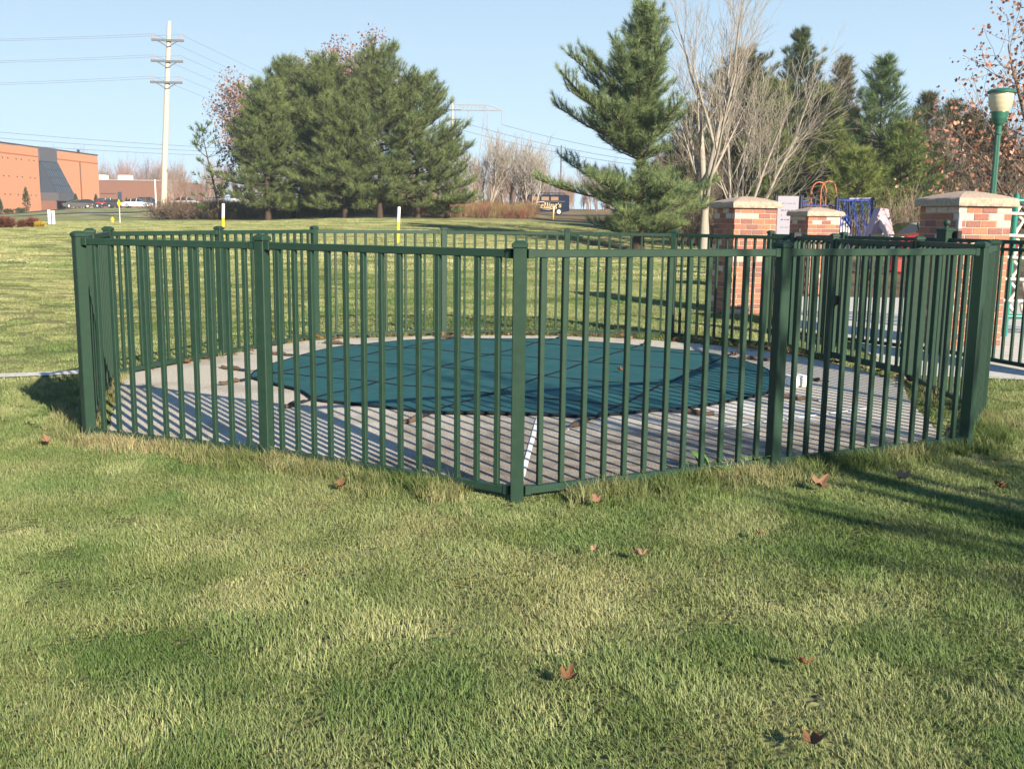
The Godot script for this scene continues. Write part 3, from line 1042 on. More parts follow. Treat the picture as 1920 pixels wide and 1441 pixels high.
func make_fences():
	var root := thing("pool_fence", "dark green metal picket fence ringing the covered pool", "fence")
	# posts in order from the left rear of the gate round the back, the left and the front to the right of the gate
	var pts := []
	for p in [[3.08, -9.82], [2.94, -10.72], [1.84, -11.73], [0.62, -11.87], [-0.80, -11.73], [-2.18, -11.18], [-2.80, -9.72], [-3.30, -8.32], [-2.955, -7.13], [-2.55, -5.99], [-1.37, -5.55], [0.03, -4.76], [1.44, -5.44], [2.78, -6.07], [3.34, -7.10], [3.43, -8.65]]:
		pts.append(Vector3(p[0], 0, p[1]))
	for i in pts.size():
		post(root, pts[i], bisector(pts, i, false))
	for i in pts.size() - 1:
		panel(root, pts[i], pts[i + 1])

	var gate := thing("pool_gate", "green metal picket gate in the pool fence, latch box on its post", "gate")
	var a: Vector3 = pts[15]
	var b: Vector3 = pts[0]
	var d := (b - a).normalized()
	var ga := a + d * 0.075
	var gb := b - d * 0.06
	for q in [ga, gb]:
		var s := Shape.new()
		s.box(Transform3D(Basis.IDENTITY, Vector3(0, 0.63, 0)), Vector3(0.045, 1.15, 0.045), 0.003)
		put("stile", s.mesh(M.fence), gate, upright(q, d))
	rail(gate, ga + d * 0.0235, gb - d * 0.0235, RAIL_TOP - 0.03, 0.04, 0.036)
	rail(gate, ga + d * 0.0235, gb - d * 0.0235, 0.09, 0.055, 0.036)
	pickets(gate, ga, gb, 0.1175, RAIL_TOP - 0.05, 9)
	for y in [0.25, 0.95]:
		var hs := Shape.new()
		hs.box(Transform3D.IDENTITY, Vector3(0.05, 0.07, 0.03), 0.004)
		put("hinge", hs.mesh(M.black), gate, upright(a + d * 0.042 + Vector3(0, y, 0.03), d))
	var lt := Shape.new()
	lt.box(Transform3D.IDENTITY, Vector3(0.06, 0.09, 0.05), 0.008)
	put("latch", lt.mesh(M.black), gate, upright(gb + d * 0.0 + Vector3(0, 0.62, 0.045), d))

	# the taller fence between the gate and the court
	var f2 := thing("court_fence", "dark green picket fence beside the court with thick ball-topped gate post", "fence")
	var q0 := Vector3(5.75, 0, -7.4)
	var q1 := Vector3(4.96, 0, -8.95)
	var q2 := Vector3(4.45, 0, -10.55)
	var q3 := Vector3(3.72, 0, -11.55)
	var q4 := Vector3(3.10, 0, -12.35)
	for seg in [[q0, q1], [q1, q2], [q2, q3], [q3, q4]]:
		panel(f2, seg[0], seg[1], 0.112)
		var dd: Vector3 = (seg[1] - seg[0]).normalized()
		rail(f2, seg[0] + dd * 0.09, seg[1] - dd * 0.09, 1.12, 0.03, 0.042)
	for q in [q0, q1, q3, q4]:
		post(f2, q, q2 - q0)
	var w := 0.13
	post(f2, q2, q2 - q0, w, 1.30)
	var ball := Shape.new()
	var prof := [[0.02, 0.0], [0.02, 0.02]]
	for i in 11:
		var t := -PI / 2 + PI * i / 10.0
		prof.append([maxf(0.001, 0.036 * cos(t)), 0.052 + 0.036 * sin(t)])
	ball.lathe(prof, 16)
	put("ball_finial", ball.mesh(M.fence), f2, Transform3D(Basis.IDENTITY, q2 + Vector3(0, 1.315, 0)))
	var kx := Shape.new()
	kx.box(Transform3D.IDENTITY, Vector3(0.045, 0.115, 0.05), 0.006)
	kx.box(Transform3D(Basis.IDENTITY, Vector3(0, 0.075, 0)), Vector3(0.025, 0.035, 0.03), 0.004)
	put("key_switch", kx.mesh(paint(0.3, 0.31, 0.32, 0.5)), f2, upright(q2 + Vector3(0.115, 1.36, 0.02), q2 - q0))
	var lk := Shape.new()
	lk.box(Transform3D.IDENTITY, Vector3(0.06, 0.11, 0.06), 0.008)
	put("latch", lk.mesh(M.black), f2, upright(q2 + Vector3(0.09, 1.23, 0.075), q2 - q0))
	var jl := Shape.new()
	jl.box(Transform3D.IDENTITY, Vector3(0.09, 0.07, 0.05), 0.01)
	jl.box(Transform3D(Basis.IDENTITY, Vector3(0.02, 0.05, 0)), Vector3(0.03, 0.05, 0.03), 0.006)
	put("latch", jl.mesh(M.black), root, upright(Vector3(2.95, 1.22, -10.66), Vector3.RIGHT))

func make_pool_cover():
	var outline := PackedVector2Array()
	for p in [[-2.20, -8.95], [-2.07, -9.50], [-1.83, -10.30], [-1.60, -10.60], [-1.30, -10.86], [-0.88, -11.10], [-0.36, -11.20], [0.14, -11.24], [0.57, -11.28], [0.86, -11.08], [1.31, -10.78], [1.80, -10.38], [2.12, -9.95], [2.27, -9.50], [2.30, -8.96], [2.17, -8.3], [2.01, -7.86], [1.77, -7.61], [1.44, -7.30], [1.22, -7.12], [0.97, -7.02], [0.67, -6.86], [0.49, -6.78], [0.21, -6.83], [-0.10, -6.84], [-0.30, -6.84], [-0.57, -6.87], [-0.86, -7.03], [-1.18, -7.17], [-1.43, -7.29], [-1.54, -7.50], [-1.65, -7.70], [-1.90, -7.97], [-2.16, -8.30], [-2.21, -8.55]]:
		outline.append(Vector2(p[0], p[1]))
	var root := thing("pool_cover", "taut teal fabric pool cover laced with black straps over the round pool", "pool cover")
	var mid := Vector2(0.05, -9.05)
	var rings := 44
	var fine := PackedVector2Array()
	for i in outline.size():
		for k in 4:
			fine.append(outline[i].cubic_interpolate(outline[(i + 1) % outline.size()], outline[(i - 1 + outline.size()) % outline.size()], outline[(i + 2) % outline.size()], k / 4.0))
	var nf := fine.size()
	var wr := FastNoiseLite.new()
	wr.seed = 4; wr.frequency = 1.1; wr.fractal_octaves = 3
	var height := func(p: Vector2) -> float:
		return 0.034 + 0.010 * wr.get_noise_2d(p.x, p.y) + 0.004 * wr.get_noise_2d(p.x * 4.0, p.y * 4.0)
	var s := Shape.new()
	for i in rings + 1:
		for k in nf:
			var p := mid.lerp(fine[k], i / float(rings))
			s.v.append(Vector3(p.x, height.call(p), p.y)); s.c.append(Color(1, 1, 1))
			var e := 0.05
			s.n.append(Vector3(height.call(p - v2(e, 0)) - height.call(p + v2(e, 0)), 2 * e, height.call(p - v2(0, e)) - height.call(p + v2(0, e))).normalized())
	for i in rings:
		for k in nf:
			var p := i * nf + k
			var q := i * nf + (k + 1) % nf
			s.ix.append(p); s.ix.append(p + nf); s.ix.append(q)
			s.ix.append(q); s.ix.append(p + nf); s.ix.append(q + nf)
	part("fabric", s, M.cover, root)
	var hem := Shape.new()
	for k in nf:
		var p0: Vector2 = fine[k]
		var p1: Vector2 = fine[(k + 1) % nf]
		hem.tube([Vector3(p0.x, height.call(p0) - 0.006, p0.y), Vector3(p1.x, height.call(p1) - 0.006, p1.y)], [0.012, 0.012], 5)
	part("hem", hem, M.strap, root)
	# straps: two sets at right angles, each ending in a spring sleeve pegged to the deck
	var u := v2(0.9, 0.436)
	var w := v2(0.436, -0.9)
	var lines := []
	for k in [6.80, 7.78, 8.79, 9.86]: lines.append([w * k, u])
	for k in [-5.52, -4.50, -3.47, -2.44]: lines.append([u * k, w])
	rng.seed = 12
	for l in lines:
		var o: Vector2 = l[0]
		var d: Vector2 = l[1]
		var ts := []
		for k in nf:
			var hit = Geometry2D.segment_intersects_segment(o - d * 30, o + d * 30, fine[k], fine[(k + 1) % nf])
			if hit != null: ts.append((hit - o).dot(d))
		ts.sort()
		if ts.size() < 2: continue
		var t0: float = ts[0]
		var t1: float = ts[ts.size() - 1]
		var st := Shape.new()
		var n := maxi(8, int((t1 - t0) / 0.12))
		var side := Vector3(-d.y, 0, d.x) * 0.013
		var prev := Vector3.ZERO
		for i in n + 1:
			var p := o + d * lerpf(t0 - 0.10, t1 + 0.10, i / float(n))
			var inside := Geometry2D.is_point_in_polygon(p, fine)
			var q := Vector3(p.x, (height.call(p) + 0.004) if inside else 0.030, p.y)
			if i > 0:
				st.quad(prev - side, q - side, q + side, prev + side)
				for e in [-1, 1]:
					st.quad(prev + side * e, q + side * e, q + side * e - Vector3(0, 0.004, 0), prev + side * e - Vector3(0, 0.004, 0))
			prev = q
		part("strap", st, M.strap, root)
		for e in [[t0, -1.0], [t1, 1.0]]:
			var far: float = e[0] + e[1] * 0.10
			var dd := d.rotated(rng.randf_range(-0.12, 0.12)) * float(e[1])
			var p := o + d * far
			var a := Vector3(p.x, 0.034, p.y)
			var dir := Vector3(dd.x, 0, dd.y)
			var bk := Shape.new()
			bk.box(upright(a + dir * 0.03, dir), Vector3(0.07, 0.010, 0.045), 0.003)
			part("buckle", bk, M.black, root)
			var sl := Shape.new()
			var len := rng.randf_range(0.20, 0.25)
			var sp := []
			var sr := []
			for i in 7:
				var t := i / 6.0
				sp.append(a + dir * (0.075 + len * t) + Vector3(0, 0.008 * sin(t * 7.0), 0)); sr.append(0.013 + 0.007 * sin(t * PI) + 0.002 * sin(t * 15.0))
			sl.tube(sp, sr, 8, true)
			part("spring_sleeve", sl, M.sleeve, root)
			var an := Shape.new()
			an.tube([a + dir * (0.075 + len), a + dir * (0.13 + len) - Vector3(0, 0.01, 0)], [0.006, 0.004], 5)
			an.lathe([[0.017, 0.0], [0.017, 0.012], [0.0, 0.014]], 10, Transform3D(Basis.IDENTITY, a + dir * (0.135 + len) - Vector3(0, 0.018, 0)))
			part("deck_anchor", an, M.anchor, root)

func make_gate_side():
	brick_pillar("brick pillar nearest the bare grey tree, left of the sign panel", Vector3(3.20, 0, -14.9), 501)
	brick_pillar("farthest brick pillar, in front of the blue play bars and sign panel", Vector3(5.53, 0, -19.3), 502, 0.68, 19)
	brick_pillar("largest brick pillar, below the globe street lamp", Vector3(4.85, 0, -11.2), 503)

	# street lamp
	var lp := Vector3(0.4640 * 20.0, 0, -20.0)
	var lamp := thing("street_lamp", "green fluted lamp post with a cream bowl lantern", "lamp", lp)
	var green := paint(0.02, 0.105, 0.072, 0.4)
	var pole := Shape.new()
	var np := 40
	for lev in [[0.0, 0.075], [0.5, 0.062], [3.02, 0.048]]:
		pass
	for i in 2:
		var y0: float = [0.0, 0.45][i]
		var y1: float = [0.45, 3.06][i]
		var r0: float = [0.10, 0.062][i]
		var r1: float = [0.085, 0.050][i]
		for k in np:
			var a0 := TAU * k / np
			var a1 := TAU * (k + 1) / np
			var f0 := 1.0 - 0.09 * (k % 2)
			var f1 := 1.0 - 0.09 * ((k + 1) % 2)
			pole.quad(Vector3(cos(a0) * r0 * f0, y0, sin(a0) * r0 * f0), Vector3(cos(a0) * r1 * f0, y1, sin(a0) * r1 * f0), Vector3(cos(a1) * r1 * f1, y1, sin(a1) * r1 * f1), Vector3(cos(a1) * r0 * f1, y0, sin(a1) * r0 * f1))
	part("pole", pole, green, lamp)
	var neck := Shape.new()
	neck.lathe([[0.05, 3.06], [0.075, 3.07], [0.075, 3.11], [0.055, 3.13], [0.06, 3.22], [0.10, 3.27], [0.14, 3.36], [0.155, 3.47], [0.15, 3.49]], 20)
	part("neck", neck, green, lamp)
	var bowl := Shape.new()
	bowl.lathe([[0.145, 3.485], [0.185, 3.56], [0.215, 3.66], [0.225, 3.76], [0.215, 3.83]], 24)
	var bm := paint(0.47, 0.42, 0.29, 0.35)
	part("bowl", bowl, bm, lamp)
	var lid := Shape.new()
	lid.lathe([[0.20, 3.825], [0.255, 3.83], [0.26, 3.87], [0.20, 3.90], [0.10, 3.92], [0.0, 3.93]], 24)
	part("lid", lid, green, lamp)

	# teal frame with rope netting by the right edge of the view
	var tf := thing("climbing_net_frame", "teal pipe frame with knotted white rope net beside the largest pillar", "climbing frame", Vector3(6.02, 0, -12.35), 0.0)
	var teal := paint(0.012, 0.17, 0.14, 0.35)
	for x in [0.0, 1.5]:
		var ps := Shape.new()
		ps.tube([Vector3(x, -0.1, 0), Vector3(x, 1.70, 0), Vector3(x, 1.73, 0)], [0.034, 0.034, 0.012], 12, true)
		part("upright_pipe", ps, teal, tf)
	for y in [1.64, 0.25]:
		var ps := Shape.new()
		ps.tube([Vector3(0, y, 0), Vector3(1.5, y, 0)], [0.03, 0.03], 10)
		part("cross_pipe", ps, teal, tf)
	var rope := paint(0.62, 0.58, 0.52, 0.85)
	rng.seed = 31
	for i in 9:
		var net := Shape.new()
		var pts := []
		var rr := []
		var x0 := -0.12 + i * 0.17
		for k in 15:
			pts.append(Vector3(x0 + 0.045 * sin(k * 2.1 + i * 1.7), 0.3 + k * 0.092, 0.03 * cos(k * 2.1 + i)))
			rr.append(0.022 + 0.010 * absf(sin(k * 2.1)))
		net.tube(pts, rr, 6)
		part("rope", net, rope, tf)
	for k in 5:
		var net := Shape.new()
		net.tube([Vector3(-0.14, 0.45 + k * 0.26, 0.03), Vector3(0.6, 0.43 + k * 0.26, 0.04), Vector3(1.45, 0.45 + k * 0.26, 0.03)], [0.02, 0.02, 0.02], 6)
		part("rope", net, rope, tf)

	# play equipment
	var dp := 30.0
	var pg := thing("play_structure", "navy-posted play structure with blue bar barrier and copper arch rails", "play structure", Vector3(0, 0, 0))
	var navy := paint(0.012, 0.015, 0.04, 0.45)
	var blue := paint(0.012, 0.05, 0.33, 0.4)
	var copper := paint(0.36, 0.11, 0.05, 0.45)
	for q in [[8.293, 2.14, 0.0], [8.761, 2.10, 1.6], [9.400, 2.12, -0.2], [9.789, 2.07, 1.4], [10.459, 2.12, 0.1]]:
		var ps := Shape.new()
		var p := Vector3(q[0] * (1.0 + q[2] / dp), 0, -dp - q[2])
		ps.tube([p, p + Vector3(0, q[1] - 0.10, 0), p + Vector3(0, q[1] - 0.07, 0), p + Vector3(0, q[1], 0)], [0.05, 0.05, 0.06, 0.02], 10, true)
		part("post", ps, navy, pg)
	var bar := func(x0: float, x1: float, y: float, dz: float, m: Material, r: float, called: String):
		var ps := Shape.new()
		ps.tube([Vector3(x0, y, -dp - dz), Vector3(x1, y, -dp - dz)], [r, r], 8)
		part(called, ps, m, pg)
	bar.call(9.400, 10.459, 2.0, 0.0, blue, 0.02, "barrier_rail")
	bar.call(9.400, 10.459, 0.95, 0.0, blue, 0.02, "barrier_rail")
	bar.call(8.309, 8.776, 1.98, 0.8, blue, 0.02, "barrier_rail")
	bar.call(8.309, 9.400, 1.84, 0.0, blue, 0.02, "barrier_rail")
	for i in 13:
		var ps := Shape.new()
		var x := 9.462 + i * 0.078
		ps.tube([Vector3(x, 0.95, -dp), Vector3(x, 2.0, -dp)], [0.013, 0.013], 6)
		part("barrier_bar", ps, blue, pg)
	var dg := Shape.new()
	dg.tube([Vector3(9.478, 1.85, -dp - 0.3), Vector3(9.914, 1.3, -dp - 0.3)], [0.05, 0.05], 8)
	part("brace", dg, blue, pg)
	for k in 2:
		var ps := Shape.new()
		var pts := []
		var rr := []
		for i in 15:
			var t := i / 14.0
			var a := PI * clampf((t - 0.25) * 2.0, 0.0, 1.0)
			var y := 2.28 + (0.28 * sin(a)) - (maxf(0.0, 0.25 - t) + maxf(0.0, t - 0.75)) * 3.2
			pts.append(Vector3(9.259 - k * 0.08 - 0.22 * cos(a), y, -dp - 0.4 - k * 0.7)); rr.append(0.022)
		ps.tube(pts, rr, 8)
		part("arch_rail", ps, copper, pg)
	var deckp := Shape.new()
	deckp.box(Transform3D(Basis.IDENTITY, Vector3(9.369, 0.88, -dp - 0.75)), Vector3(2.1, 0.08, 1.6), 0.01)
	part("platform", deckp, paint(0.16, 0.09, 0.06, 0.7), pg)
	var rf := Shape.new()
	rf.box(Transform3D(Basis(Vector3.BACK, 0.03), Vector3(10.132, 2.06, -dp - 0.8)), Vector3(0.66, 0.05, 1.3), 0.01)
	part("shade_panel", rf, paint(0.24, 0.24, 0.42, 0.6), pg)

	var sg := thing("rules_sign", "pale lilac rules sign panel between navy posts behind the brick pillars", "sign", Vector3(0.2661 * 27.0, 0, -27.0), -0.1)
	var bp := Shape.new()
	bp.box(Transform3D(Basis.IDENTITY, Vector3(0, 1.5, 0)), Vector3(0.54, 1.06, 0.03), 0.006)
	part("board", bp, paint(0.30, 0.29, 0.36, 0.6), sg)
	for x in [-0.325, 0.325]:
		var ps := Shape.new()
		ps.tube([Vector3(x, -0.1, 0), Vector3(x, 2.0, 0), Vector3(x, 2.07, 0)], [0.05, 0.05, 0.02], 10, true)
		part("post", ps, navy, sg)
	var ink := paint(0.05, 0.05, 0.09, 0.7)
	rng.seed = 9
	for row in 5:
		var y: float = [1.84, 1.66, 1.53, 1.42, 1.22][row]
		var ps := Shape.new()
		var x: float = -0.17
		while x < 0.17:
			var w := rng.randf_range(0.03, 0.09) if row != 2 else 0.02
			ps.box(Transform3D(Basis.IDENTITY, Vector3(x + w / 2, y, 0.017)), Vector3(w, 0.012 if row in [0, 4] else 0.024, 0.003))
			x += w + 0.03 if row != 2 else 0.4
		part("text_line", ps, ink, sg)

	var sd := thing("slide", "white plastic slide with red exit lip behind the pool gate", "slide", Vector3(0, 0, 0))
	var pale := paint(0.50, 0.46, 0.50, 0.4)
	var sv := []
	for i in 9:
		var t := i / 8.0
		sv.append(Vector3(lerpf(0.3564, 0.3731, t) * (29.0 - 2.0 * t), lerpf(1.25, 0.50, smoothstep(0.0, 1.0, t * 0.9 + 0.05)), -29.0 + 2.0 * t))
	var chute := Shape.new()
	for i in 8:
		for e in [-1, 1]:
			var o = Vector3(0.1, 0, -0.24) * e
			chute.quad(sv[i] + o, sv[i + 1] + o, sv[i + 1] + o + Vector3(0, 0.22, 0), sv[i] + o + Vector3(0, 0.22, 0))
		chute.quad(sv[i] + Vector3(0.1, 0, -0.24), sv[i + 1] + Vector3(0.1, 0, -0.24), sv[i + 1] - Vector3(0.1, 0, -0.24), sv[i] - Vector3(0.1, 0, -0.24))
	part("chute", chute, pale, sd)
	var wing := Shape.new()
	wing.prism(PackedVector2Array([v2(-0.22, 0.9), v2(0.26, 0.9), v2(0.02, 1.62), v2(-0.22, 1.64)]), 0.06, Transform3D(Basis.IDENTITY, Vector3(10.070, 0, -31.3)))
	part("side_wing", wing, pale, sd)
	var lip := Shape.new()
	lip.box(Transform3D(Basis(Vector3.BACK, -0.12), Vector3(0.3720 * 27.0, 0.28, -26.9)), Vector3(0.36, 0.42, 0.5), 0.05)
	part("exit_lip", lip, paint(0.24, 0.012, 0.016, 0.5), sd)
	var hood := Shape.new()
	hood.prism(PackedVector2Array([v2(-0.24, 1.05), v2(0.42, 1.05), v2(0.20, 1.75), v2(-0.02, 1.78)]), 0.5, Transform3D(Basis.IDENTITY, Vector3(0.3538 * 29.0, 0, -29.0)))
	part("hood", hood, paint(0.40, 0.29, 0.35, 0.5), sd)

	for i in 5:
		var tb := Shape.new()
		tb.box(Transform3D.IDENTITY, Vector3(2.35, 0.16, 0.14), 0.01)
		var o := put("landscape_timber", tb.mesh(grained(noise_tex(0.05, 96, [[0.0, 0.05, 0.04, 0.03], [1.0, 0.12, 0.095, 0.075]], 256), 0.8, 0.95)), self, upright(Vector3(7.2 + i * 2.4, 0.08, -24.2 + i * 0.22), Vector3(2.4, 0, 0.22)))
		tag(o, "weathered timber edging the play area, %s of five from the left" % ["first", "second", "third", "fourth", "fifth"][i], "timber", "timbers edging the play area")

	car("dark green saloon parked past the play area, windscreen showing left of the largest pillar", Vector3(0.3892 * 46.0, 0, -46.0), PI + 0.06, paint(0.012, 0.03, 0.028, 0.2))
	car("dark red saloon parked past the play area, mostly behind the largest pillar", Vector3(0.4271 * 41.0, 0.12, -41.0), PI - 0.05, paint(0.23, 0.012, 0.025, 0.2))

func make_far_side():
	# utility pole with three crossarms
	var base := pol(-0.3423, 83.0)
	var top := Vector3(-27.121, 16.248, -82.600)
	var up := thing("utility_pole", "tall pale wooden utility pole with three crossarms", "utility pole", base)
	var lean := (top - base)
	var pole := Shape.new()
	var wood := grained(noise_tex(0.05, 97, [[0.0, 0.42, 0.36, 0.30], [1.0, 0.60, 0.54, 0.47]], 256), 1.0, 0.9)
	pole.tube([Vector3(0, -0.5, 0), lean * 0.35, lean * 0.7, lean], [0.25, 0.23, 0.20, 0.155], 12, true)
	part("pole", pole, wood, up)
	var steel := paint(0.10, 0.105, 0.12, 0.6)
	var arm_ends := []
	for i in 3:
		var t: float = [0.905, 0.802, 0.697][i]
		var c := lean * t
		var dir := Vector3(1.0, 0.0, -0.12).normalized()
		var arm := Shape.new()
		arm.box(upright(c + Vector3(0, 0, 0.24), dir), Vector3(2.45, 0.17, 0.13), 0.01)
		var am := part("crossarm", arm, steel, up)
		for e in [-1, 1]:
			var br := Shape.new()
			br.tube([c + dir * 0.75 * e + Vector3(0, -0.06, 0.24), c + Vector3(0, -0.5, 0.22)], [0.03, 0.03], 4)
			part("brace", br, steel, up)
			for k in [0.95, 1.15]:
				var ins := Shape.new()
				ins.lathe([[0.02, 0.0], [0.05, 0.05], [0.03, 0.1], [0.055, 0.15], [0.03, 0.2], [0.055, 0.25], [0.03, 0.3], [0.05, 0.36], [0.0, 0.4]], 8, Transform3D(Basis.IDENTITY, c + dir * k * e + Vector3(0, 0.06, 0.24)))
				part("insulator", ins, paint(0.34, 0.30, 0.30, 0.4), am)
			arm_ends.append(base + c + dir * 1.05 * e + Vector3(0, 0.45, 0.24))
	var names := ["top", "top", "middle", "middle", "lowest", "lowest"]
	for i in 6:
		var e: Vector3 = arm_ends[i]
		wire(e, e + Vector3(-75.0, -2.0, 22.0), 1.6, 0.009, "power line running left from the %s crossarm, its %s end" % [names[i], "left" if i % 2 == 0 else "right"])
		wire(e, e + Vector3(26.0, -6.5, -75.0), 1.0, 0.009, "power line running back from the %s crossarm, its %s end" % [names[i], "left" if i % 2 == 0 else "right"])
	for i in 3:
		var a := Vector3(-80.423, 13.315, -150.000)
		var b := Vector3(-31.782, 13.060, -190.000)
		wire(a + Vector3(0, -0.9 * i, 0), b + Vector3(0, -0.5 * i, 0), 0.6, 0.03, "low power line above the brick offices, %s of three" % ["upper", "middle", "lower"][i])

	# lattice transmission tower far behind the pines
	var td := 330.0
	var tw := thing("transmission_tower", "grey lattice transmission tower far behind the bare trees", "pylon", pol(-0.0436, td))
	var gal := paint(0.30, 0.31, 0.33, 0.6)
	var tb := pol(-0.0436, td)
	var tp := func(x: float, y: float, z: float) -> Vector3: return Vector3(x, y - tb.y, z)
	var strut := func(a: Vector3, b: Vector3, r: float, called: String):
		var s := Shape.new()
		s.tube([a, b], [r, r], 4)
		part(called, s, gal, tw)
	var y1 := 36.754
	var y0 := 35.120
	for dz in [-0.8, 0.8]:
		strut.call(tp.call(-5.0, y1, dz), tp.call(5.6, y1, dz), 0.09, "beam_chord")
		strut.call(tp.call(-9.0, y0, dz), tp.call(10.2, y0, dz), 0.10, "beam_chord")
		strut.call(tp.call(5.6, y1, dz), tp.call(10.2, y0, dz), 0.07, "beam_chord")
		strut.call(tp.call(-5.0, y1, dz), tp.call(-9.0, y0, dz), 0.07, "beam_chord")
		for k in 8:
			var x := -5.0 + k * 1.3
			strut.call(tp.call(x, y0, dz), tp.call(x + 0.65, y1, dz), 0.05, "beam_lacing")
			strut.call(tp.call(x + 0.65, y1, dz), tp.call(x + 1.3, y0, dz), 0.05, "beam_lacing")
	for lx in [-5.0, 5.2]:
		for dz in [-0.9, 0.9]:
			for s in [-1.0, 1.0]:
				strut.call(tp.call(lx + 0.35 * s, y1, dz), tp.call(lx + s * 1.5 - 0.6, y0 - 14.0, dz * 2.0), 0.07, "leg")
				strut.call(tp.call(lx + s * 1.5 - 0.6, y0 - 14.0, dz * 2.0), tp.call(lx + s * 2.4 - 0.8, tb.y, dz * 3.0), 0.08, "leg")
		for k in 9:
			var ya: float = y0 - k * 2.2
			var w := 0.4 + k * 0.14
			strut.call(tp.call(lx - w, ya, 0.9), tp.call(lx + w, ya - 2.2, 0.9), 0.045, "leg_lacing")
			strut.call(tp.call(lx + w, ya, 0.9), tp.call(lx - w, ya - 2.2, 0.9), 0.045, "leg_lacing")
	for x in [-9.0, -0.5, 10.2]:
		strut.call(tp.call(x, y0, 0), tp.call(x, y0 - 4.2, 0), 0.12, "insulator_string")
		wire(tb + tp.call(x, y0 - 4.3, 0), tb + tp.call(x + 60.0, y0 - 22.0, 90.0), 1.5, 0.05, "far power line sloping down from the pylon, %s" % ["first" if x < -5 else ("second" if x < 5 else "third")])
	# a slimmer pole in front of the pylon
	var p2 := thing("utility_pole", "distant pole with crossarms showing just right of the pines", "utility pole", pol(-0.0591, 170.0))
	var pb := pol(-0.0591, 170.0)
	var p2s := Shape.new()
	var ptop := 20.593 - pb.y
	p2s.tube([Vector3(0, -0.3, 0), Vector3(-0.25, ptop, 0)], [0.2, 0.16], 8)
	part("pole", p2s, wood, p2)
	for y in [205.0, 222.0, 240.0]:
		var s := Shape.new()
		s.box(Transform3D(Basis.IDENTITY, Vector3(0, ptop - (y - 184.0) * 0.0885, 0.2)), Vector3(2.5, 0.14, 0.12))
		part("crossarm", s, steel, p2)
	var p3 := thing("utility_pole", "thin distant pole with one crossarm left of the tall pine", "utility pole", pol(0.0448, 190.0))
	var p3b := pol(0.0448, 190.0)
	var p3t := 14.777 - p3b.y
	var p3s := Shape.new()
	p3s.tube([Vector3(0, -0.3, 0), Vector3(0, p3t, 0)], [0.18, 0.13], 8)
	part("pole", p3s, steel, p3)
	var p3a := Shape.new()
	p3a.box(Transform3D(Basis.IDENTITY, Vector3(0, p3t - 1.6, 0.15)), Vector3(2.4, 0.14, 0.12))
	part("crossarm", p3a, steel, p3)

	# the brick office: its long front runs away from the viewer
	var fa := Vector3(-0.5007 * 180.0, 0, -180.0)
	var fb := Vector3(-0.4030 * 218.0, 0, -218.0)
	var run := (fb - fa).normalized()
	var out := Vector3(-run.z, 0, run.x)            # the way the front faces
	if out.x < 0: out = -out
	var office := thing("office_building", "orange brick office block with a slanted dark glass entrance", "building", fa)
	var len := fa.distance_to(fb)
	var roof := 13.45
	var xf := upright(Vector3.ZERO, run)             # x along the front; z is +out or -out
	var zo := 1.0 if xf.basis.z.dot(out) > 0 else -1.0
	var bx := func(x0: float, x1: float, y0_: float, y1_: float, z0: float, z1: float) -> Shape:
		var s := Shape.new()
		s.box(xf * Transform3D(Basis.IDENTITY, Vector3((x0 + x1) / 2, (y0_ + y1_) / 2, zo * (z0 + z1) / 2)), Vector3(absf(x1 - x0), absf(y1_ - y0_), absf(z1 - z0)))
		return s
	var b0 := 14.0
	var b1 := 20.6
	part("wall", bx.call(-30.0, b0, -2.0, roof, -25.0, 0.0), M.office_brick, office)
	part("wall", bx.call(b1, len, -2.0, roof, -25.0, 0.0), M.office_brick, office)
	part("bay_wall", bx.call(b0, b1, -2.0, roof - 0.05, -25.0, -1.2), M.dark_panel, office)
	part("coping", bx.call(-30.0, len + 0.1, roof, roof + 0.18, -25.0, 0.12), M.dark_panel, office)
	for seg in [[-30.0, b0 - 0.01], [b1 + 0.01, len - 0.02]]:
		part("brick_band", bx.call(seg[0], seg[1], roof - 1.75, roof - 1.55, 0.0, 0.05), paint(0.36, 0.125, 0.062, 0.95), office)
	part("bay_fascia", bx.call(b0 + 0.02, b1 - 0.02, roof - 2.4, roof + 0.22, -1.19, 0.25), paint(0.085, 0.085, 0.105, 0.6), office)
	var gl := Shape.new()
	var gy0 := 5.2
	var slope := func(x: float, t: float, off: float) -> Vector3:
		return xf * Vector3(x, lerpf(gy0, roof - 2.4, t), zo * (lerpf(3.1, 0.2, t) + off))
	gl.quad(slope.call(b0 + 0.3, 0.0, 0.0), slope.call(b1 - 0.05, 0.0, 0.0), slope.call(b1 - 0.05, 1.0, 0.0), slope.call(b0 + 0.3, 1.0, 0.0))
	part("sloped_glass", gl, M.office_glass, office)
	for i in 8:
		var x := lerpf(b0 + 0.3, b1 - 0.05, i / 7.0)
		var m := Shape.new()
		m.tube([slope.call(x, 0.0, 0.05), slope.call(x, 1.0, 0.05)], [0.07, 0.07], 4)
		part("mullion", m, M.dark_panel, office)
	for i in 5:
		var t := i / 4.0
		var m := Shape.new()
		m.tube([slope.call(b0 + 0.3, t, 0.04), slope.call(b1 - 0.05, t, 0.04)], [0.06, 0.06], 4)
		part("transom", m, M.dark_panel, office)
	for x in [b0 + 0.25, b1 - 0.02]:
		var sdw := Shape.new()
		sdw.tri(xf * Vector3(x, gy0, -zo * 1.1), xf * Vector3(x, gy0, zo * 3.05), xf * Vector3(x, roof - 2.4, zo * 0.15))
		sdw.tri(xf * Vector3(x, gy0, -zo * 1.1), xf * Vector3(x, roof - 2.4, zo * 0.15), xf * Vector3(x, roof - 2.4, -zo * 1.1))
		part("side_glass", sdw, M.office_glass, office)
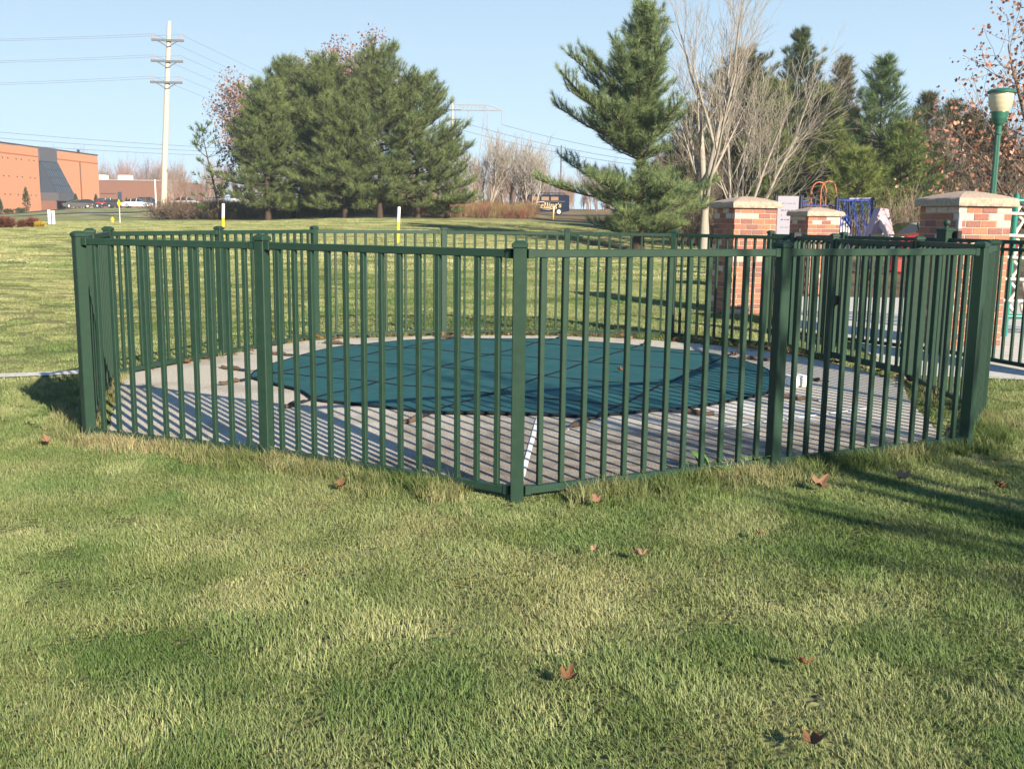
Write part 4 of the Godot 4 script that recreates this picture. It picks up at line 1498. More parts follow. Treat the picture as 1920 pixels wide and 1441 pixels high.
	part("canopy", bx.call(b0 + 0.1, b1 + 0.05, 3.7, gy0, -1.19, 3.4), paint(0.075, 0.075, 0.09, 0.6), office)
	part("entrance_glass", bx.call(b0 + 0.6, b1 - 0.6, 0.6, 3.69, -1.19, -0.9), M.office_glass, office)
	for x in [b0 + 0.2, b1 - 0.2]:
		part("entrance_pier", bx.call(x - 0.2, x + 0.2, 0.0, 3.69, -1.19, 2.9), M.brown_brick, office)
	for row in [2.6 + 1.9, 7.7, roof - 2.6]:
		for i in 12:
			var x := -12.0 + i * 2.2 + (0.5 if i % 2 == 0 else 0.0)
			if x > b0 - 1.0: continue
			part("vent", bx.call(x, x + 0.35, row, row + 0.22, 0.0, 0.02), M.dark_panel, office)
	part("downpipe", bx.call(29.9, 30.15, 2.0, roof - 1.8, 0.0, 0.14), paint(0.13, 0.06, 0.04, 0.7), office)
	for x in [-2.0, 31.0]:
		part("roof_vent", bx.call(x, x + 0.4, roof + 0.18, roof + 0.75, -0.9, -0.5), M.dark_panel, office)

	var hall := thing("office_building", "low brown brick building behind the parked cars, white units on its roof", "building", Vector3.ZERO)
	var hx0 := -0.4124 * 242.0
	var hx1 := -0.3215 * 250.0
	var ht := 9.164
	var hb := Shape.new()
	hb.prism(PackedVector2Array([v2(hx0, 0.5), v2(hx1, 0.5), v2(hx1, ht - 0.1), v2(hx0, ht)]), 24.0, Transform3D(Basis.IDENTITY, Vector3(0, 0, -254.0)))
	part("wall", hb, M.brown_brick, hall)
	var hc := Shape.new()
	hc.box(Transform3D(Basis.IDENTITY, Vector3((hx0 + hx1) / 2, ht + 0.08, -254.0)), Vector3(hx1 - hx0 + 0.3, 0.22, 24.3))
	part("coping", hc, paint(0.30, 0.28, 0.27, 0.8), hall)
	for q in [[192, 204], [227, 250]]:
		var ru := Shape.new()
		var rx0 = (q[0] - 964.0) / 1925.0 * 246.0
		var rx1 = (q[1] - 964.0) / 1925.0 * 246.0
		ru.box(Transform3D(Basis.IDENTITY, Vector3((rx0 + rx1) / 2, ht + 0.75, -246.0)), Vector3(rx1 - rx0, 1.15, 2.0), 0.03)
		part("roof_unit", ru, M.white, hall)
	var hd := Shape.new()
	hd.box(Transform3D(Basis.IDENTITY, Vector3(-0.3833 * 242.0, 4.6, -241.97)), Vector3(0.9, 3.8, 0.06))
	part("window", hd, M.office_glass, hall)
	var hr := Shape.new()
	hr.box(Transform3D(Basis.IDENTITY, Vector3(-0.3947 * 242.0, 6.1, -241.95)), Vector3(3.7, 0.16, 0.1))
	part("door_head", hr, paint(0.1, 0.05, 0.04, 0.8), hall)

	# cars in the office car park
	var cars := [[146, 168.0, 0.5, M.black, "sedan", "black saloon at the left end of the far car row"], [166, 172.0, 0.35, paint(0.02, 0.022, 0.03, 0.25), "sedan", "dark charcoal saloon second in the far car row"], [194, 176.0, 0.4, paint(0.30, 0.015, 0.04, 0.3), "sedan", "crimson saloon in the far car row"], [206, 182.0, 0.5, paint(0.6, 0.6, 0.6, 0.3), "suv", "white car half hidden behind the crimson saloon"], [222, 176.0, 0.3, paint(0.02, 0.02, 0.022, 0.3), "sedan", "black saloon beside the silver one in the far row"], [258, 164.0, 0.06, paint(0.62, 0.63, 0.68, 0.25), "sedan", "silver saloon standing side-on in the far car park"], [284, 172.0, 0.2, paint(0.03, 0.035, 0.06, 0.3), "suv", "dark blue car behind the tail of the silver saloon"], [352, 150.0, 0.1, paint(0.6, 0.6, 0.6, 0.3), "sedan", "white saloon glimpsed through brush right of the utility pole"], [471, 118.0, 0.1, paint(0.62, 0.64, 0.68, 0.3), "suv", "silver car on the road left of the pine trunks"], [492, 117.0, 0.15, paint(0.68, 0.68, 0.66, 0.3), "sedan", "white car on the road just left of the pine trunks"], [612, 118.0, 0.05, paint(0.66, 0.66, 0.66, 0.3), "sedan", "white car on the road behind the thick pine trunk"], [650, 119.0, 0.05, paint(0.5, 0.5, 0.52, 0.3), "sedan", "grey car on the road right of the thick pine trunk"]]
	for q in cars:
		car(q[5], pol((q[0] - 963.85) / 1925.0, q[1], 0.04), q[2], q[3], q[4], "cars parked and passing in the distance")

	# the dark blue van with script lettering
	var vd := 104.0
	var vb := pol(0.0281, vd)
	var van := thing("delivery_van", "dark blue van with cream script lettering, parked beyond the lawn", "van", vb, -0.03)
	var bodyc := paint(0.010, 0.018, 0.042, 0.25)
	var vs := Shape.new()
	vs.prism(PackedVector2Array([v2(-2.45, 0.35), v2(-2.45, 1.0), v2(-2.3, 1.25), v2(-2.1, 1.85), v2(-1.8, 1.98), v2(2.3, 2.0), v2(2.6, 1.9), v2(2.65, 0.4), v2(2.2, 0.3), v2(-2.1, 0.3)]), 1.9)
	part("body", vs, bodyc, van)
	for i in 3:
		var w := Shape.new()
		w.box(Transform3D(Basis.IDENTITY, Vector3(-0.75 + i * 0.95, 1.6, 0.952)), Vector3(0.75, 0.36, 0.012), 0.004)
		part("window", w, paint(0.28, 0.17, 0.10, 0.15) if i != 1 else paint(0.26, 0.18, 0.13, 0.15), van)
	var wsd := Shape.new()
	wsd.box(Transform3D(Basis(Vector3.BACK, -0.32), Vector3(-2.2, 1.55, 0)), Vector3(0.05, 0.62, 1.6), 0.01)
	part("windscreen", wsd, paint(0.18, 0.28, 0.33, 0.08), van)
	var stripe := Shape.new()
	stripe.box(Transform3D(Basis.IDENTITY, Vector3(0.1, 1.33, 0.955)), Vector3(4.2, 0.025, 0.01))
	part("trim_stripe", stripe, paint(0.35, 0.2, 0.2, 0.5), van)
	var cream := paint(0.72, 0.56, 0.27, 0.6)
	lettering("Roetling's", 0.62, cream, van, Transform3D(Basis(Vector3.BACK, 0.02), Vector3(0.42, 0.92, 0.955)), 0.2)
	for q in [[v2(-1.1, 1.0), v2(-0.7, 1.22), v2(0.0, 1.26), v2(0.28, 1.16), v2(0.1, 1.04)], [v2(-0.1, 0.56), v2(0.6, 0.53), v2(1.1, 0.66), v2(1.35, 0.9)]]:
		var sw := Shape.new()
		var pts := []
		var rr := []
		for p in q:
			pts.append(Vector3(p.x, p.y, 0.955)); rr.append(0.035)
		rr[0] = 0.012; rr[rr.size() - 1] = 0.015
		sw.tube(pts, rr, 5)
		part("lettering_swash", sw, cream, van)
	var ul := Shape.new()
	ul.box(Transform3D(Basis.IDENTITY, Vector3(0.1, 0.70, 0.954)), Vector3(1.3, 0.09, 0.01))
	part("lettering_bar", ul, paint(0.45, 0.2, 0.08, 0.6), van)
	for x in [-1.55, 1.6]:
		for side in [-1, 1]:
			var t := Shape.new()
			var wx := Transform3D(Basis(Vector3.RIGHT, PI / 2 * side), Vector3(x, 0.34, 0.86 * side))
			t.lathe([[0.0, -0.1], [0.32, -0.1], [0.35, -0.05], [0.35, 0.09], [0.3, 0.115], [0.22, 0.1]], 16, wx)
			var wh := part("wheel", t, M.tyre, van)
			var rim := Shape.new()
			rim.lathe([[0.225, 0.1], [0.2, 0.085], [0.0, 0.11]], 12, wx)
			part("rim", rim, M.white, wh)
	var rk := Shape.new()
	for z in [-0.6, 0.6]:
		rk.tube([Vector3(-1.2, 2.16, z), Vector3(2.2, 2.16, z)], [0.03, 0.03], 5)
	for x in [-1.1, 0.5, 2.1]:
		rk.tube([Vector3(x, 1.98, 0.6), Vector3(x, 2.16, 0.6)], [0.025, 0.025], 5)
		rk.tube([Vector3(x, 1.98, -0.6), Vector3(x, 2.16, -0.6)], [0.025, 0.025], 5)
		rk.tube([Vector3(x, 2.16, -0.6), Vector3(x, 2.16, 0.6)], [0.025, 0.025], 5)
	part("roof_rack", rk, M.black, van)

	# markers on the lawn
	var yellow := paint(0.72, 0.52, 0.015, 0.5)
	for q in [[416, 40.0, 1.32, "beside the utility pole, in line with a left rear fence post"], [745, 38.0, 1.33, "before the middle of the pine group"], [1037, 86.0, 1.1, "in front of the dark blue van"]]:
		var mk := thing("marker_stake", "white-topped yellow marker stake %s" % q[3], "marker stake", pol((q[0] - 963.85) / 1925.0, q[1]), 0.0, "yellow and white marker stakes on the lawn")
		var a := Shape.new()
		var tilt := Vector3(0.05, 1, 0)
		a.tube([Vector3(0, -0.1, 0), tilt * q[2] * 0.58], [0.058, 0.058], 10)
		part("stake", a, yellow, mk)
		var b := Shape.new()
		b.tube([tilt * q[2] * 0.58, tilt * q[2] * 0.985, tilt * q[2]], [0.059, 0.059, 0.03], 10, true)
		part("reflective_top", b, M.white, mk)
	var ut := thing("utility_bollards", "pair of short white utility posts on the lawn before the offices", "bollard", pol(-0.4511, 60.0))
	for x in [-0.12, 0.12]:
		var a := Shape.new()
		var hh := 0.84 if x < 0 else 0.80
		a.box(Transform3D(Basis.IDENTITY, Vector3(x, hh / 2, 0)), Vector3(0.14, hh, 0.12), 0.015)
		part("post", a, M.white, ut)
	var mt := Shape.new()
	mt.box(Transform3D(Basis.IDENTITY, Vector3(0.12, 0.5, 0.09)), Vector3(0.11, 0.2, 0.06), 0.01)
	part("meter_box", mt, paint(0.35, 0.36, 0.38, 0.5), ut)
	var hy := thing("fire_hydrant", "small yellow hydrant on the far lawn", "hydrant", pol(-0.3916, 63.0))
	var hs := Shape.new()
	hs.lathe([[0.1, 0.0], [0.1, 0.04], [0.065, 0.05], [0.065, 0.24], [0.085, 0.25], [0.085, 0.28], [0.05, 0.33], [0.0, 0.36]], 12)
	part("barrel", hs, yellow, hy)
	var hn := Shape.new()
	hn.tube([Vector3(-0.12, 0.19, 0), Vector3(0.12, 0.19, 0)], [0.03, 0.03], 8, true)
	part("nozzle", hn, yellow, hy)
	var ys := thing("road_sign", "small yellow diamond sign on a thin white post on the far lawn", "sign", pol(-0.3843, 62.0))
	var yp := Shape.new()
	yp.tube([Vector3(0, -0.1, 0), Vector3(0, 1.0, 0)], [0.022, 0.022], 6)
	part("post", yp, M.white, ys)
	var yd := Shape.new()
	yd.prism(PackedVector2Array([v2(0, 0.92), v2(0.13, 1.17), v2(0, 1.42), v2(-0.13, 1.17)]), 0.012, Transform3D(Basis(Vector3.UP, 0.9), Vector3(0, 0, 0.03)))
	part("plate", yd, paint(0.72, 0.42, 0.01, 0.5), ys)
	var lpole := thing("light_pole", "thin white pole beside the tall utility pole", "pole", pol(-0.3485, 120.0))
	var lps := Shape.new()
	lps.tube([Vector3(0, -0.2, 0), Vector3(0, 3.6, 0)], [0.09, 0.08], 8, true)
	part("pole", lps, M.white, lpole)
	var fpole := thing("light_pole", "thin pale pole in the brush right of the pines", "pole", pol(-0.0462, 84.0))
	var fps := Shape.new()
	fps.tube([Vector3(0, -0.2, 0), Vector3(0, 1.75, 0)], [0.045, 0.04], 6, true)
	part("pole", fps, wood, fpole)

	# clipped bushes and young cypresses before the offices
	var mul := Color(0.11, 0.045, 0.032)
	shrub("clipped_shrub", "largest brown clipped bush at the left edge of the lawn", pol(-0.4976, 55.0), Vector3(1.0, 0.48, 0.8), mul, mul * 1.6, 260, 301, "brown clipped bushes on the far lawn")
	shrub("clipped_shrub", "smallest brown clipped bush, middle of three", pol(-0.4799, 55.0), Vector3(0.36, 0.28, 0.36), mul, mul * 1.7, 120, 302, "brown clipped bushes on the far lawn")
	shrub("clipped_shrub", "brown clipped bush next to the white utility posts", pol(-0.4690, 55.0), Vector3(0.58, 0.36, 0.5), mul, mul * 1.7, 180, 303, "brown clipped bushes on the far lawn")
	shrub("clipped_shrub", "low yellow bush at the foot of a brown one", pol(-0.4623, 54.6), Vector3(0.36, 0.13, 0.3), Color(0.36, 0.24, 0.03), Color(0.5, 0.36, 0.05), 90, 304)
	var cy := Color(0.035, 0.05, 0.018)
	for q in [[0, 172.0, 2.9, "at the left edge of the view"], [50, 172.0, 4.3, "left of the glass entrance"], [143, 190.0, 2.7, "just right of the glass entrance"], [181, 196.0, 2.6, "at the right corner of the orange office"], [238, 225.0, 2.2, "against the brown building"]]:
		shrub("cypress", "narrow dark cypress %s" % q[3], pol((q[0] - 963.85) / 1925.0, q[1]), Vector3(q[2] * 0.42, q[2], q[2] * 0.42), cy, cy * 2.0, 420, 310 + int(q[0]), "young cypresses before the offices")
	for q in [[16, 172.0, "left"], [38, 172.0, "right"]]:
		shrub("hedge", "low dark hedge at the office wall, %s piece" % q[2], pol((q[0] - 963.85) / 1925.0, q[1]), Vector3(2.0, 0.8, 0.8), cy, cy * 1.6, 260, 330 + int(q[0]), "hedges at the office wall")

func make_trees():
	var far_green := {"mesh": "tuft_far"}
	# the pine group behind the lawn
	var pg := "pines in the group behind the lawn"
	var P := [
		[502, 74.0, 165, 3.6, 7101, 0.10, 0.0, "leftmost pine of the group behind the lawn"],
		[548, 78.0, 122, 4.3, 7102, 0.12, 0.0, "pine second from the left in the group, blunt top"],
		[612, 76.0, 118, 4.2, 7103, 0.12, 0.0, "pine with paired leaders left of the russet crown"],
		[648, 73.0, 190, 3.9, 7104, 0.12, 0.0, "pine with the thick dark trunk in the middle of the group"],
		[712, 74.0, 104, 4.6, 7105, 0.13, 0.0, "tallest pine of the group, right of the russet crown"],
		[782, 75.0, 158, 4.7, 7106, 0.11, 0.0, "rightmost pine of the group with wide low boughs"],
		[838, 77.0, 250, 2.6, 7107, 0.08, 0.0, "short pine at the right end of the group"]]
	for q in P:
		var b := pol((q[0] - 963.85) / 1925.0, q[1])
		var yh: float = 410.5 + 0.0122 * (q[0] - 960.0)
		var e: float = (yh - q[2]) / 1925.0
		var h: float = e / (1.0 + (yh - q[2]) * 0.00011) * q[1] + 1.35 - b.y
		conifer("pine_tree", q[7], b, h, q[3], {"seed": q[4], "clear": q[5], "group": pg, "mesh": "tuft_near", "tuft": 0.46, "step": 0.30, "spacing": 0.58, "shape": 0.46, "ring": 6, "low": 0.02, "high": 0.85, "trunk": 0.21, "bare": 0.3, "puff": 0.7, "dark": Color(0.062, 0.096, 0.042), "lit": Color(0.20, 0.245, 0.095)})
	var russet := [Color(0.20, 0.115, 0.098), Color(0.25, 0.16, 0.14), Color(0.17, 0.095, 0.088), Color(0.27, 0.20, 0.18)]
	for q in [[470, 84.0, 7.9, 7201, "slender tree with purplish leaves at the left of the pines"], [652, 84.0, 13.6, 7202, "russet leaved tree rising between the pines"], [560, 86.0, 10.6, 7203, "thin russet leaved tree showing behind the left pines"]]:
		var hh: float = q[2] + 3.0
		bare_tree("maple_tree", q[4], pol((q[0] - 963.85) / 1925.0, q[1]), hh, {"seed": q[3], "thick": 0.13, "kids": [10, 7, 6, 3], "levels": 4, "angle": 0.55, "rise": 0.16, "minr": 0.012, "leaf": russet, "leaves": 40, "keep": 0.45 if q[0] == 470 else 0.75, "scatter": 1.5, "leaf_size": 0.16, "bark": M.brown_bark})
	# the thin pine by the utility pole
	conifer("pine_tree", "thin ragged pine right of the utility pole", pol(-0.2862, 78.0), 7.983 - ground_h(-0.2862 * 78.0, -78.0), 2.6, {"seed": 7301, "clear": 0.12, "tuft": 0.40, "step": 0.5, "spacing": 0.85, "shape": 0.5, "ring": 4, "fill": 0.55, "lean": Vector3(-1.2, 0, 0), "bare": 0.45, "trunk": 0.12, "dark": Color(0.05, 0.075, 0.03), "lit": Color(0.12, 0.16, 0.045)})

	# the big white pine past the deck
	conifer("pine_tree", "tall white pine standing alone behind the pool fence", pol(0.1211, 44.0), 10.189, 4.0, {"seed": 7401, "clear": 0.07, "tuft": 0.33, "mesh": "tuft_near", "step": 0.19, "spacing": 0.44, "ring": 6, "puff": 0.8, "shoot": 1.1, "low": 0.08, "high": 0.85, "trunk": 0.27, "bare": 0.14, "sag": 0.02, "outline": [[0.0, 1.0, 1.6], [0.07, 1.9, 2.4], [0.12, 2.5, 3.0], [0.195, 2.9, 3.6], [0.205, 4.4, 3.5], [0.25, 4.0, 2.6], [0.26, 0.3, 0.3], [0.35, 0.35, 0.35], [0.365, 2.9, 1.4], [0.46, 4.3, 1.6], [0.5, 3.5, 1.4], [0.53, 2.6, 1.3], [0.6, 3.1, 1.5], [0.66, 2.5, 1.3], [0.72, 1.7, 1.4], [0.84, 1.25, 1.2], [0.93, 0.8, 0.7], [1.0, 0.3, 0.3]], "dark": Color(0.066, 0.112, 0.055), "lit": Color(0.245, 0.31, 0.13)})

	# bare trees
	bare_tree("bare_tree", "large bare grey tree with forked trunk behind the brick pillars", pol(0.1861, 46.5), 14.4, {"seed": 7501, "stems": 2, "splay": 0.22, "foot": 0.1, "thick": 0.20, "kids": [6, 5, 5, 4], "levels": 5, "angle": 0.5, "rise": 0.13, "minr": 0.006, "wander": 0.22, "from": 0.2})
	bare_tree("bare_tree", "bare pale multi-stemmed tree leaning right beside the conifers", pol(0.2120, 48.0), 10.6, {"seed": 7502, "stems": 4, "splay": 0.42, "foot": 0.15, "lean": Vector3(0.28, 0, 0), "thick": 0.10, "kids": [6, 5, 4, 3], "levels": 5, "angle": 0.5, "rise": 0.05, "minr": 0.006, "wander": 0.22, "from": 0.15})
	for q in [[905, 92.0, 7.4, 7503, "left"], [955, 95.0, 8.2, 7504, "middle"], [993, 93.0, 7.4, 7505, "right"]]:
		bare_tree("bare_tree", "pale multi-stemmed bare tree behind the lawn, %s of three" % q[4], pol((q[0] - 963.85) / 1925.0, q[1]), q[2], {"seed": q[3], "stems": 5, "splay": 0.45, "foot": 0.3, "thick": 0.11, "kids": [7, 6, 5, 3], "levels": 4, "angle": 0.5, "rise": 0.14, "minr": 0.014, "from": 0.35, "group": "bare trees behind the lawn"})
	# the wooded bank on the right
	var bank := "conifers on the wooded bank"
	var B := [
		[1292, 60.0, 196, 3.2, 7601, "dark spruce just behind the forked bare tree", Color(0.037, 0.060, 0.029), Color(0.109, 0.128, 0.056)],
		[1382, 66.0, 96, 5.7, 7602, "broad olive spruce behind the leaning bare tree", Color(0.054, 0.068, 0.032), Color(0.155, 0.158, 0.072)],
		[1436, 62.0, 150, 3.5, 7603, "light green pine between two taller spruces", Color(0.078, 0.120, 0.038), Color(0.202, 0.240, 0.072)],
		[1486, 70.0, 52, 4.1, 7604, "tallest dark spruce with a sharp top on the bank", Color(0.037, 0.068, 0.032), Color(0.116, 0.150, 0.058)],
		[1530, 60.0, 165, 3.5, 7605, "bright green pine right of the tallest spruce", Color(0.085, 0.128, 0.038), Color(0.217, 0.255, 0.072)],
		[1566, 68.0, 104, 3.0, 7606, "thin brownish spruce right of the tallest one", Color(0.093, 0.083, 0.048), Color(0.186, 0.173, 0.096)],
		[1640, 56.0, 108, 3.5, 7607, "upright blue green pine left of the street lamp", Color(0.054, 0.105, 0.051), Color(0.171, 0.232, 0.093)],
		[1600, 52.0, 290, 3.2, 7608, "low bright pine behind the copper arches", Color(0.093, 0.135, 0.042), Color(0.232, 0.270, 0.080)],
		[1684, 54.0, 235, 3.0, 7609, "small bright pine behind the parked cars", Color(0.078, 0.120, 0.042), Color(0.202, 0.255, 0.080)],
		[1722, 64.0, 176, 3.0, 7610, "dull spruce third from the street lamp", Color(0.046, 0.063, 0.032), Color(0.132, 0.135, 0.067)],
		[1768, 66.0, 196, 3.1, 7611, "dull spruce second from the street lamp", Color(0.046, 0.060, 0.032), Color(0.124, 0.128, 0.064)],
		[1808, 64.0, 214, 3.1, 7612, "dull spruce next to the street lamp", Color(0.046, 0.063, 0.032), Color(0.132, 0.135, 0.067)],
		[1240, 64.0, 300, 3.0, 7613, "low dark spruce behind the tall white pine", Color(0.037, 0.068, 0.032), Color(0.109, 0.143, 0.058)],
		[1455, 56.0, 250, 2.6, 7614, "low olive pine behind the sign panel", Color(0.08, 0.115, 0.04), Color(0.2, 0.235, 0.075)],
		[1556, 55.0, 235, 2.8, 7615, "mid-height yellow green pine left of the upright blue green one", Color(0.085, 0.12, 0.04), Color(0.21, 0.245, 0.075)],
		[1745, 58.0, 275, 2.4, 7616, "low dull spruce above the largest pillar", Color(0.055, 0.065, 0.034), Color(0.135, 0.14, 0.07)],
		[1850, 62.0, 225, 2.6, 7617, "dull spruce behind the street lamp pole", Color(0.05, 0.062, 0.034), Color(0.13, 0.135, 0.068)]]
	for q in B:
		var b := pol((q[0] - 963.85) / 1925.0, q[1])
		var yh: float = 410.5 + 0.0122 * (q[0] - 960.0)
		var e: float = (yh - q[2]) / 1925.0
		var h: float = e / (1.0 + (yh - q[2]) * 0.00011) * q[1] + 1.35 - b.y
		conifer("spruce_tree", q[5], b, h, q[3], {"seed": q[4], "clear": 0.05, "group": bank, "mesh": "tuft_near", "tuft": 0.42, "step": 0.30, "spacing": 0.48, "shape": 0.80, "ring": 6, "puff": 0.7, "low": -0.05, "high": 0.75, "sag": 0.12, "trunk": 0.15, "bare": 0.22, "dark": q[6], "lit": q[7]})
	# oak at the right edge, its trunk just out of view
	var oak := [Color(0.30, 0.15, 0.10), Color(0.24, 0.11, 0.075), Color(0.36, 0.22, 0.16), Color(0.18, 0.085, 0.06)]
	bare_tree("oak_tree", "oak with brown dead leaves at the right edge of the view", pol(0.5201, 27.0), 7.4, {"seed": 7701, "thick": 0.16, "kids": [11, 7, 5, 3], "levels": 4, "angle": 0.95, "rise": 0.07, "minr": 0.006, "from": 0.25, "leaf": oak, "leaves": 14, "keep": 0.5, "scatter": 0.5, "leaf_size": 0.095, "bark": M.brown_bark, "lean": Vector3(-0.12, 0, 0)})
	# a bare tree behind the viewer's right shoulder: its boughs shade the grass at the lower right
	bare_tree("bare_tree", "bare tree out of view whose shadow falls on the near lawn", Vector3(7.35, 0, 2.3), 6.4, {"seed": 7803, "thick": 0.30, "kids": [7, 4, 4], "levels": 4, "angle": 0.85, "rise": 0.05, "minr": 0.022, "from": 0.3})

	# leafless undergrowth and woods that read as one mass
	var wood_meshes := []
	for i in 3:
		var tips := []
		wood_meshes.append(branches(8.0, {"seed": 8100 + i, "stems": 1, "thick": 0.09, "kids": [9, 6, 4, 3], "levels": 4, "angle": 0.5, "rise": 0.16, "minr": 0.010, "from": 0.25}, tips).mesh(M.twig))
	var bush_meshes := []
	for i in 3:
		var tips := []
		bush_meshes.append(branches(2.4, {"seed": 8200 + i, "stems": 9, "splay": 0.5, "foot": 0.25, "thick": 0.016, "kids": [6, 5, 3], "levels": 3, "angle": 0.5, "rise": 0.06, "minr": 0.007, "from": 0.2}, tips).mesh(M.twig))
	rng.seed = 8300
	var far_sets := [
		["bare_woods", "bare grey woods filling the bank behind the conifers", wood_meshes, 210, 0.15, 0.50, 57.0, 90.0, 0.6, 0.98, [Color(0.19, 0.155, 0.125), Color(0.24, 0.2, 0.165), Color(0.14, 0.11, 0.09)]],
		["bank_undergrowth", "tangled bare undergrowth at the foot of the wooded bank", bush_meshes, 420, 0.16, 0.50, 50.0, 70.0, 0.7, 1.5, [Color(0.2, 0.16, 0.12), Color(0.25, 0.2, 0.14), Color(0.14, 0.11, 0.08)]],
		["roadside_brush", "reddish brown brush along the road behind the lawn", bush_meshes, 900, -0.343, 0.02, 79.0, 106.0, 0.35, 0.75, [Color(0.22, 0.13, 0.09), Color(0.26, 0.17, 0.10), Color(0.24, 0.20, 0.10), Color(0.19, 0.08, 0.06)]],
		["far_woods", "reddish bare woods far behind the road", wood_meshes, 300, -0.335, 0.10, 132.0, 240.0, 0.55, 1.0, [Color(0.25, 0.17, 0.135), Color(0.27, 0.22, 0.19), Color(0.22, 0.12, 0.095)]],
		["far_woods", "bare woods behind the office buildings", wood_meshes, 90, -0.46, -0.33, 275.0, 330.0, 1.4, 2.0, [Color(0.27, 0.15, 0.13), Color(0.28, 0.22, 0.2)]]]
	for f in far_sets:
		var holder := Node3D.new()
		holder.name = numbered(self, f[0])
		add_child(holder, true)
		tag(holder, f[1], "woods" if "woods" in f[0] else "brush", "", "stuff")
		for k in 3:
			var xfs := []
			var cols := []
			for i in int(f[3] / 3.0):
				var u := rng.randf_range(f[4], f[5])
				var d := rng.randf_range(f[6], f[7])
				var s := rng.randf_range(f[8], f[9])
				xfs.append(Transform3D(Basis(Vector3.UP, rng.randf() * TAU).scaled(Vector3(s, s * rng.randf_range(0.8, 1.15), s)), pol(u, d)))
				cols.append(f[10][rng.randi() % f[10].size()] * rng.randf_range(0.75, 1.25))
			copies("thicket", f[2][k], xfs, cols, holder)
	# brush round the foot of the utility pole
	for q in [[308, 81.0, 1.5, 8401, "at the foot of the utility pole"], [335, 80.0, 1.35, 8402, "just right of the utility pole"], [372, 79.0, 1.2, 8403, "between the utility pole and the thin pine"]]:
		var tips := []
		var root := thing("wild_bush", "brown wild bush %s" % q[4], "bush", pol((q[0] - 963.85) / 1925.0, q[1]), 0.0, "wild bushes near the utility pole")
		var s := branches(q[2] * 1.5, {"seed": q[3], "stems": 16, "splay": 0.75, "foot": 0.5, "thick": 0.02, "kids": [7, 5, 3], "levels": 3, "angle": 0.6, "rise": 0.03, "minr": 0.010, "from": 0.1}, tips)
		part("twigs", s, M.brown_bark, root)

func inside(p: Vector2) -> bool:
	return Geometry2D.is_point_in_polygon(p, deck_outline) or Geometry2D.is_point_in_polygon(p, court_outline)

